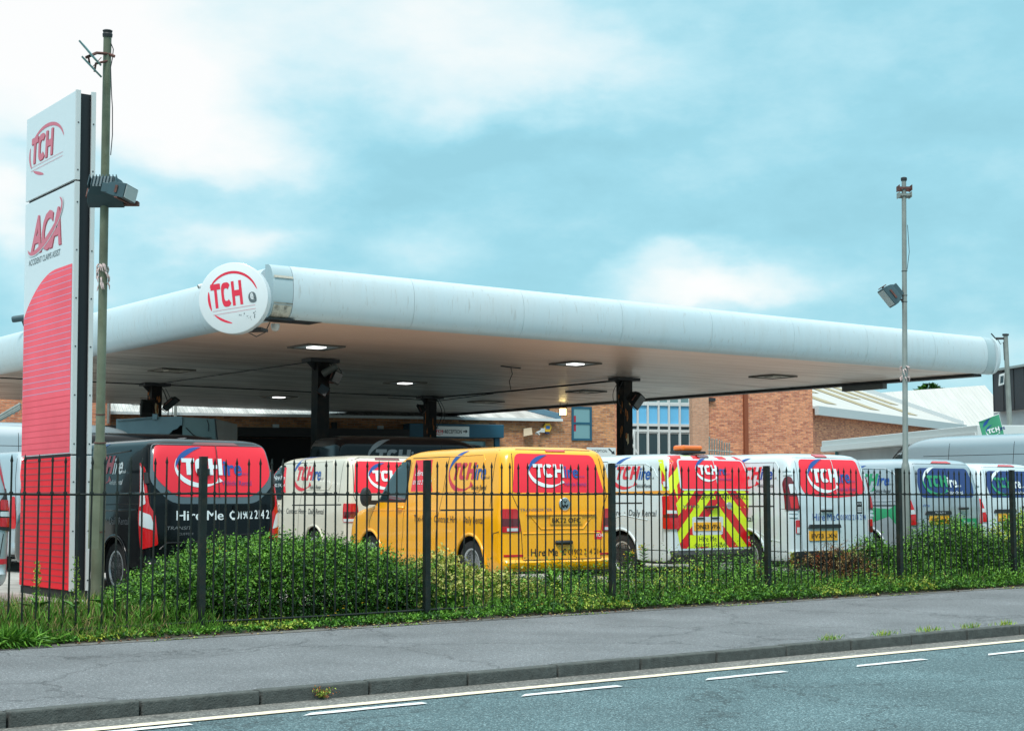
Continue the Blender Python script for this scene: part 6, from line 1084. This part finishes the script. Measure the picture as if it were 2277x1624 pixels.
class Leaves:
    def __init__(s): s.V = []; s.T = []; s.M = []; s.n = 0
    def add(s, base, d, nrm, ln, wd, mi, fold=.25):
        "base Nx3, d direction, nrm rough normal, ln, wd N, mi N"
        d = unit(d); sd_ = unit(np.cross(d, nrm)); up = np.cross(sd_, d); N = len(base); ln = np.broadcast_to(ln, N)[:, None]; wd = np.broadcast_to(wd, N)[:, None]
        L_ = base+d*ln*.45+sd_*wd*.5+up*wd*fold; R_ = base+d*ln*.45-sd_*wd*.5+up*wd*fold; tip = base+d*ln-up*ln*.12
        V = np.stack([base, L_, tip, R_], 1).reshape(-1, 3); i = np.arange(N)*4+s.n
        s.T.append(np.stack([np.stack([i, i+2, i+1], 1), np.stack([i, i+3, i+2], 1)], 1).reshape(-1, 3)); s.V.append(V); s.M.append(np.repeat(np.broadcast_to(mi, N), 2)); s.n += 4*N
    def build(s, name, mats, parent, kind=None):
        V = np.concatenate(s.V); T = np.concatenate(s.T); M = np.concatenate(s.M); 
        if parent is not None: Mi = np.array(THM[root_of(parent).name].inverted()); V = V@Mi[:3, :3].T+Mi[:3, 3]
        me = bpy.data.meshes.new(name); me.vertices.add(len(V)); me.vertices.foreach_set('co', V.ravel()); me.loops.add(len(T)*3); me.loops.foreach_set('vertex_index', T.ravel().astype(np.int32)); me.polygons.add(len(T)); me.polygons.foreach_set('loop_start', np.arange(0, len(T)*3, 3, dtype=np.int32)); me.polygons.foreach_set('loop_total', np.full(len(T), 3, dtype=np.int32))
        for m in mats: me.materials.append(LG[m])
        me.polygons.foreach_set('material_index', M.astype(np.int32)); me.update(calc_edges=True); me.validate(); o = bpy.data.objects.new(name, me); COL.objects.link(o)
        if parent is not None: o.parent = parent
        if kind: o['kind'] = kind
        return o
def sprays(lv, roots, dirs, length, nl, ll, lw, mi, droop=.3, jit=.3, stems=None, sr=.004):
    "arching shoots with leaves in pairs"
    N = len(roots); dirs = unit(dirs); length = np.broadcast_to(length, N)
    for k in range(nl):
        t = (k+.5)/nl; P = roots+dirs*(length*t)[:, None]; P = P+np.array([0, 0, -1.])*(droop*length*t*t)[:, None]+RG.normal(0, .006, (N, 3))
        D = unit(dirs+np.array([0, 0, -droop*2*t])); side = unit(np.cross(D, RG.normal(0, 1, (N, 3)))); d = unit(D*.6+side*(1+jit*RG.normal(0, 1, (N, 1)))); up = unit(RG.normal(0, .5, (N, 3))+np.array([0, 0, 1.]))
        lv.add(P, d, up, ll*RG.uniform(.7, 1.25, N), lw*RG.uniform(.7, 1.2, N), mi if np.isscalar(mi) or len(np.shape(mi)) else mi)
    if stems is not None:
        for i in range(0, N, stems[1]): P = [roots[i], roots[i]+dirs[i]*length[i]*.5-np.array([0, 0, droop*length[i]*.25]), roots[i]+dirs[i]*length[i]-np.array([0, 0, droop*length[i]])]; stems[0].tube(P, [sr, sr*.8, sr*.4], 4, cap=False)
def shrub(name, label, x0, x1, y0, y1, hf, n, mats, probs, ll=.03, lw=.017, shoot=(.12, .3), nl=9, group=None, cat='shrub', stems=40, droop=.25, topbias=.0):
    t = thing(name, label, cat, ((x0+x1)/2, (y0+y1)/2, .03), 0, group); lv = Leaves(); sb = MB(); cx, cy = (x0+x1)/2, (y0+y1)/2
    stray = max(30, int(n*.012)); lumps = [(RG.uniform(x0, x1), RG.uniform(y0, y1), RG.uniform(.2, .5), RG.uniform(-.22, .20)) for _ in range(max(6, int((x1-x0)*5)))]
    def H(x, y):
        ex = np.clip(np.minimum(x-x0, x1-x)/.35, 0, 1)**.5; ey = np.clip(np.minimum(y-y0, y1-y)/.3, 0, 1)**.5; h = hf(x)*(.35+.65*ex)*(.45+.55*ey)
        for a, b, r, k in lumps: h = h+k*np.exp(-((x-a)**2+(y-b)**2)/r**2)
        return np.maximum(h, .12)
    X = RG.uniform(x0, x1, n); Y = y0+(y1-y0)*RG.uniform(0, 1, n)**1.25; F = RG.uniform(0, 1, n)**(.55 if topbias == 0 else topbias); h = H(X, Y); Z = .04+(h-.04)*F*.93
    g = .06; dx = (H(X+g, Y)-H(X-g, Y))/(2*g); dy = (H(X, Y+g)-H(X, Y-g))/(2*g); N_ = unit(np.stack([-dx, -dy-.6, np.full(n, .55)], 1)); dirs = unit(N_+RG.normal(0, .5, (n, 3))); edge = (Y-y0 < .35)
    dirs[edge] = unit(dirs[edge]+np.array([0, -.5, .25])); keep = (F > .8) | edge | (RG.uniform(0, 1, n) < .5); X, Y, Z, dirs = X[keep], Y[keep], Z[keep], dirs[keep]; n2 = len(X)
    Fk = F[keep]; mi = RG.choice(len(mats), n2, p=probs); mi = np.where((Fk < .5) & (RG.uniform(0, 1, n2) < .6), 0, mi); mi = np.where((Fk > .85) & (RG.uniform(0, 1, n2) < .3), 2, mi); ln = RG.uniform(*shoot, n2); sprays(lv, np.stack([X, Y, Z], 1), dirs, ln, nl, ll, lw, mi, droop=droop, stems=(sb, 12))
    sx_ = RG.uniform(x0+.05, x1-.05, stray); sy_ = RG.uniform(y0+.1, y1-.1, stray); sz_ = H(sx_, sy_)*.8; sprays(lv, np.stack([sx_, sy_, sz_], 1), np.stack([RG.normal(0, .55, stray), RG.normal(-.2, .45, stray), np.full(stray, 1.)], 1), RG.uniform(.22, .46, stray), 13, ll, lw, RG.choice([1, 2] if len(mats) > 2 else [0, 1], stray), droop=.35, stems=(sb, 1))
    lv.build('foliage', mats, t)
    for k in range(stems):
        x, y = RG.uniform(x0+.1, x1-.1), RG.uniform(y0+.15, y1-.1); a = RG.normal(0, .25, 2); hh = float(H(np.array([x]), np.array([y]))[0])*.85; sb.tube([(x, y, 0), (x+a[0]*.4, y+a[1]*.4, hh*.5), (x+a[0], y+a[1], hh)], [.012, .008, .004], 5, cap=False)
    sb.build('stems', LG['stem'], t, world=True, fix=False); return t
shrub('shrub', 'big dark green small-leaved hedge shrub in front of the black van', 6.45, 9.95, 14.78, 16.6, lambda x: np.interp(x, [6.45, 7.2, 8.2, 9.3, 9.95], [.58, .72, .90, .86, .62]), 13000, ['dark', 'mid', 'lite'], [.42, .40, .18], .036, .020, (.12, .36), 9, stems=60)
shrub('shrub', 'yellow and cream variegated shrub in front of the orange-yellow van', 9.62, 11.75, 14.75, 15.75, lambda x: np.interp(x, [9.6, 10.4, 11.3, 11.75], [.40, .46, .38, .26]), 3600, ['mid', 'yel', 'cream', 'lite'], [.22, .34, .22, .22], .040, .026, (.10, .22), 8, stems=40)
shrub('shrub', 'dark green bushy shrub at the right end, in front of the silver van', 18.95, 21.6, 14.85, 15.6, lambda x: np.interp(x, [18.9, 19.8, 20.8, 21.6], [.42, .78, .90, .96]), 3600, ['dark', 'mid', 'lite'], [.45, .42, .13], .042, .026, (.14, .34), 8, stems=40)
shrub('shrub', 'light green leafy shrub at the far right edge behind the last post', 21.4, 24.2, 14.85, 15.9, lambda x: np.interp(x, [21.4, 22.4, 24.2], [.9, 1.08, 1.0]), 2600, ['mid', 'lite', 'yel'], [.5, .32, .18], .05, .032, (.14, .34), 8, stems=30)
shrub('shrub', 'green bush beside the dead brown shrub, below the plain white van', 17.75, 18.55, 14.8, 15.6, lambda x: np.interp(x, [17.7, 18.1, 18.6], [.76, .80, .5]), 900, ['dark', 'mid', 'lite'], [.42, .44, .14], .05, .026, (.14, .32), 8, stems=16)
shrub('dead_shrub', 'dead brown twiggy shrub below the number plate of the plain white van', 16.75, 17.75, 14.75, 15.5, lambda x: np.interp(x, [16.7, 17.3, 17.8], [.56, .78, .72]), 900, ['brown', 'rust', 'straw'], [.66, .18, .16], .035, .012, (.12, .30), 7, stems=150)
def cover():
    # low weeds, ivy and grass along the whole verge
    lv = Leaves(); n = 30000; X = RG.uniform(1, 30, n); Y = 14.16+RG.uniform(0, 1, n)**1.3*1.9; hz = np.interp(X, [3, 6, 7, 10, 11.6, 14, 19, 30], [.10, .10, .08, .10, .42, .56, .52, .42])*np.where((X > 16.7) & (X < 18.6) & (Y > 14.5), .5, 1)*np.clip((Y-14.1)/.55, .16, 1)*RG.uniform(.3, 1.25, n)
    big = .55+.45*np.sin(X*1.9+2*np.sin(X*.7))*np.sin(X*.83+1); big2 = .6+.4*np.sin(X*4.3+Y*3)*np.sin(X*2.7-Y*5); hz = hz*(.55+1.0*big*big2)
    clump = .5+.5*np.sin(X*3.1+1.3*np.sin(Y*4))*np.cos(X*1.3+Y*2.1); hz = hz*(.6+.7*clump); mi = np.where(RG.uniform(0, 1, n) < .12+.42*clump, 2, RG.choice([0, 1], n, p=[.5, .5])); z0 = np.full(n, .02); mi = np.where((np.sin(X*2.1+1.7)*np.sin(X*.9+Y*2) > .45) & (RG.uniform(0, 1, n) < .4), 3, mi)
    dirs = unit(np.stack([RG.normal(0, .45, n), RG.normal(-.25, .45, n), np.full(n, .8)], 1)); sprays(lv, np.stack([X, Y, z0+hz*.25], 1), dirs, hz+.04, 7, .036, .020, mi, droop=.3)
    o = lv.build('ground_cover', ['dark', 'mid', 'lite', 'yel'], None); tag(o, kind='stuff'); o['label'] = 'low green weeds and ivy along the foot of the railings'; o['category'] = 'ground cover'
    lv = Leaves(); n = 36000; w = RG.uniform(0, 1, n); X = np.where(w < .62, RG.uniform(-1.5, 7.0, n), RG.uniform(7, 26, n)); Y = 14.2+RG.uniform(0, 1, n)**1.1*np.where(w < .62, 2.4, 1.3); h = np.where(w < .62, RG.uniform(.10, .35, n), RG.uniform(.08, .30, n))*np.clip((Y-14.1)/.3, .3, 1)*np.interp(X, [6.6, 7.3, 9.6, 10.2], [1, .38, .38, 1])
    mi = np.where(RG.uniform(0, 1, n) < np.where(X < 6.3, .30, .10), 1, np.where(RG.uniform(0, 1, n) < .35, 2, 0)); d = unit(np.stack([RG.normal(0, .35, n), RG.normal(-.1, .35, n), np.ones(n)], 1)); base = np.stack([X, Y, np.full(n, .02)], 1)
    lv.add(base, d, unit(RG.normal(0, 1, (n, 3))), h*.6, .0065, mi, .1); lv.add(base+d*(h*.55)[:, None], unit(d+RG.normal(0, .35, (n, 3))*np.array([1, 1, .3])), unit(RG.normal(0, 1, (n, 3))), h*.6, .0045, mi, .1)
    o = lv.build('grass', ['grass', 'straw', 'lite'], None); tag(o, kind='stuff'); o['label'] = 'long green and straw-coloured grass around the sign and the verge'; o['category'] = 'grass'
    # moss and tufts on the pavement joint and the kerb
    lv = Leaves(); n = 1500; X = RG.uniform(2, 24, n); X = X[np.sin(X*2.3)+.6*np.sin(X*5.1) > .5]; n = len(X); Y = 13.93+RG.normal(0, .012, n)+.03*np.sin(X*3); lv.add(np.stack([X, Y, np.full(n, .004)], 1), unit(RG.normal(0, 1, (n, 3))*np.array([1, 1, .2])+np.array([0, 0, .3])), np.tile([0, 0, 1.], (n, 1)), .03, .014, RG.integers(0, 2, n))
    for cx in (11.4, 12.2, 12.9, 13.6, 14.2, 15.6): k = 60; X = cx+RG.normal(0, .09, k); Y = KY+.12+RG.normal(0, .02, k); lv.add(np.stack([X, Y, np.full(k, .0)], 1), unit(np.stack([RG.normal(0, .5, k), RG.normal(0, .5, k), np.ones(k)], 1)), unit(RG.normal(0, 1, (k, 3))), RG.uniform(.03, .09, k), .007, RG.integers(0, 2, k))
    o = lv.build('moss', ['yel', 'lite'], None); tag(o, kind='stuff'); o['label'] = 'thin yellow-green moss and tufts in the pavement joints'; o['category'] = 'moss'
    # fallen leaves and litter at the path edge
    lv = Leaves(); n = 500; X = RG.uniform(2, 28, n); Y = 14.1+RG.normal(0, .07, n); lv.add(np.stack([X, Y, np.full(n, .012)], 1), unit(RG.normal(0, 1, (n, 3))*np.array([1, 1, .1])), np.tile([0, 0, 1.], (n, 1)), .05, .03, RG.integers(0, 2, n)); o = lv.build('leaf_litter', ['brown', 'straw'], None); tag(o, kind='stuff'); o['label'] = 'dry brown leaf litter along the back of the pavement'; o['category'] = 'leaf litter'
cover()
def weed(kind, label, x, y, h, group=None, seed=0):
    r = np.random.default_rng(seed+5); t = thing(kind, label, 'plant', (x, y, .03), 0, group); lv = Leaves(); m = MB(); dx = r.normal(0, .05)*h
    ax = lambda z: np.array([x+dx*z/h, y, .03+z]); m.tube([ax(0), ax(h*.5), ax(h)], [.009, .007, .003], 5)
    if kind == 'dock_plant':
        k = 150; z = h*.45+h*.55*r.uniform(0, 1, k); P = np.stack([x+dx*z/h+r.normal(0, .018, k), y+r.normal(0, .018, k), .03+z], 1); lv.add(P, unit(np.stack([r.normal(0, .7, k), r.normal(0, .7, k), np.ones(k)*.5], 1)), unit(r.normal(0, 1, (k, 3))), .028, .018, r.choice([0, 1], k))
        k = 7; a = r.uniform(0, 2*PI, k); z = r.uniform(.04, h*.4, k); P = np.stack([np.full(k, x), np.full(k, y), .03+z], 1); lv.add(P, np.stack([np.cos(a), np.sin(a), np.full(k, .5)], 1), np.tile([0, 0, 1.], (k, 1)), .22, .06, np.full(k, 2)); mats = ['rust', 'yel', 'mid'] if seed % 2 else ['yel', 'lite', 'mid']
    elif kind == 'ragwort':
        k = 70; z = h*r.uniform(.1, 1, k); a = r.uniform(0, 2*PI, k); lv.add(np.stack([x+dx*z/h, np.full(k, y), .03+z], 1), np.stack([np.cos(a), np.sin(a), np.full(k, .6)], 1), np.tile([0, 0, 1.], (k, 1)), .09, .035, r.choice([0, 1], k))
        k = 26; P = np.stack([x+dx+r.normal(0, .05, k), y+r.normal(0, .04, k), .03+h+r.normal(0, .03, k)], 1); lv.add(P, unit(r.normal(0, 1, (k, 3))), np.tile([0, 0, 1.], (k, 1)), .026, .022, np.full(k, 2)); mats = ['mid', 'lite', 'petal']
    else:
        k = 16; a = r.uniform(0, 2*PI, k); z = r.uniform(.02, h*.8, k); lv.add(np.stack([np.full(k, x), np.full(k, y), .03+z], 1), np.stack([np.cos(a), np.sin(a), r.uniform(.3, 1.3, k)], 1), np.tile([0, 0, 1.], (k, 1)), .20, .085, r.choice([0, 1], k)); mats = ['mid', 'lite', 'yel']
    m.build('stem', LG['mid'], t, world=True, fix=False); lv.build('leaves', mats, t)
def weeds():
    def w(kind, label, u, v, y, seed, hm=1.):
        d = ray(u, v); P = np.array([0, 0, CAMH])+d*y/d[1]; weed(kind, label, P[0], y, max(.15, P[2]-.03), 'tall weeds on the verge', seed)
    w('dock_plant', 'yellow-green dock spike in front of the base of the greenish pole', 171, 1236, 14.9, 2); w('dock_plant', 'pale dock spike in front of the red base of the totem sign', 88, 1250, 15.1, 4); w('dock_plant', 'rust-brown dock spike left of the dead brown shrub', 1757, 1228, 15.0, 1); w('dock_plant', 'small rusty dock spike between the chevron van and the white van', 1690, 1245, 15.0, 3)
    w('ragwort', 'yellow-flowered weed under the side of the chevron van', 1430, 1215, 15.2, 6); w('ragwort', 'yellow-flowered weed right of the rear wheel arch of the chevron van', 1560, 1268, 14.9, 7); w('ragwort', 'yellow-flowered weed at the bumper corner of the orange-yellow van', 1392, 1230, 15.3, 8); w('broadleaf_weed', 'broad pale leaf weed below the orange-yellow van bumper', 1232, 1270, 15.2, 9); w('broadleaf_weed', 'clump of broad leaves below the chevron van', 1640, 1285, 14.9, 10)
    w('broadleaf_weed', 'broad-leaved weed at the foot of the variegated shrub', 1005, 1330, 14.7, 12); w('broadleaf_weed', 'broad green weed by the base of the totem sign', 238//1, 1322, 14.9, 13); w('broadleaf_weed', 'broad green weed just left of the first full post', 345, 1375, 14.6, 14); w('broadleaf_weed', 'broad-leaved weed below the chevron van number plate', 1560, 1300, 14.8, 15)
    lv = Leaves(); n = 130; X = RG.uniform(7, 24, n); Y = RG.uniform(14.2, 15.2, n); Z = RG.uniform(.08, .32, n); X = np.concatenate([X, np.clip(RG.normal(15, 2.5, 60), 9, 22)]); Y = np.concatenate([Y, RG.uniform(14.15, 14.5, 60)]); Z = np.concatenate([Z, RG.uniform(.05, .16, 60)])
    for k in range(5): a = 2*PI*k/5; n = len(X); lv.add(np.stack([X, Y, Z], 1), np.tile([math.cos(a), math.sin(a), .4], (n, 1)), np.tile([0, 0, 1.], (n, 1)), .017, .016, np.zeros(n, int))
    o = lv.build('wild_flowers', ['petal'], None); tag(o, kind='stuff'); o['label'] = 'tiny yellow wild flowers among the verge weeds'; o['category'] = 'flowers'
    # fern growing in the kerb joint, and a tuft at the left end
    P = on(707, 1556, 2, -.11); t = thing('kerb_fern', 'small fern-like weed growing from the kerb joint', 'plant', (P[0], KY-.01, -.1)); lv = Leaves(); n = 42; a = RG.uniform(0, 2*PI, n); sprays(lv, np.tile([P[0], KY-.02, -.08], (n, 1)), np.stack([np.cos(a)*.5, -.25+np.sin(a)*.3, RG.uniform(.4, 1.2, n)], 1), RG.uniform(.06, .17, n), 6, .022, .008, RG.choice([0, 1, 2], n), droop=.4); lv.build('fronds', ['mid', 'rust', 'yel'], t)
    P = on(30, 1440, 2, 0); t = thing('weed_clump', 'bright green strappy weed clump spilling over the pavement at the left edge', 'plant', (P[0], P[1], 0)); lv = Leaves(); n = 260; a = RG.uniform(0, 2*PI, n); b = np.stack([P[0]+RG.normal(0, .16, n), P[1]+.1+RG.normal(0, .06, n), np.full(n, .0)], 1); sprays(lv, b, np.stack([np.cos(a)*.7, np.sin(a)*.6-.1, np.full(n, .9)], 1), RG.uniform(.10, .26, n), 3, .15, .018, RG.choice([0, 1], n), droop=.35); lv.build('leaves', ['mid', 'lite'], t)
weeds()
def tree():
    D = 125; c = at(2066, 872, D); t = thing('evergreen_tree', 'dark evergreen tree top showing above the white sheet roof', 'tree', (c[0], c[1], .1)); m = MB(); m.tube([(c[0], c[1], 0), (c[0], c[1], 8)], [.35, .12], 8); m.build('trunk', LG['stem'], t, world=True); lv = Leaves(); n = 5200; a = RG.uniform(0, 2*PI, n); z = RG.uniform(0, 1, n)
    r = 3.0*(1-z**7)**.6*(.8+.2*np.sin(a*5+z*9))*RG.uniform(.45, 1.05, n); P = np.stack([c[0]+r*np.cos(a), c[1]+r*np.sin(a), 2.6+z*8.0-.3*r], 1); lv.add(P, unit(np.stack([np.cos(a), np.sin(a), RG.normal(.2, .5, n)], 1)), unit(RG.normal(0, 1, (n, 3))), .42, .22, RG.choice([0, 0, 1], n)); lv.build('crown', ['dark', 'mid'], t)
tree()
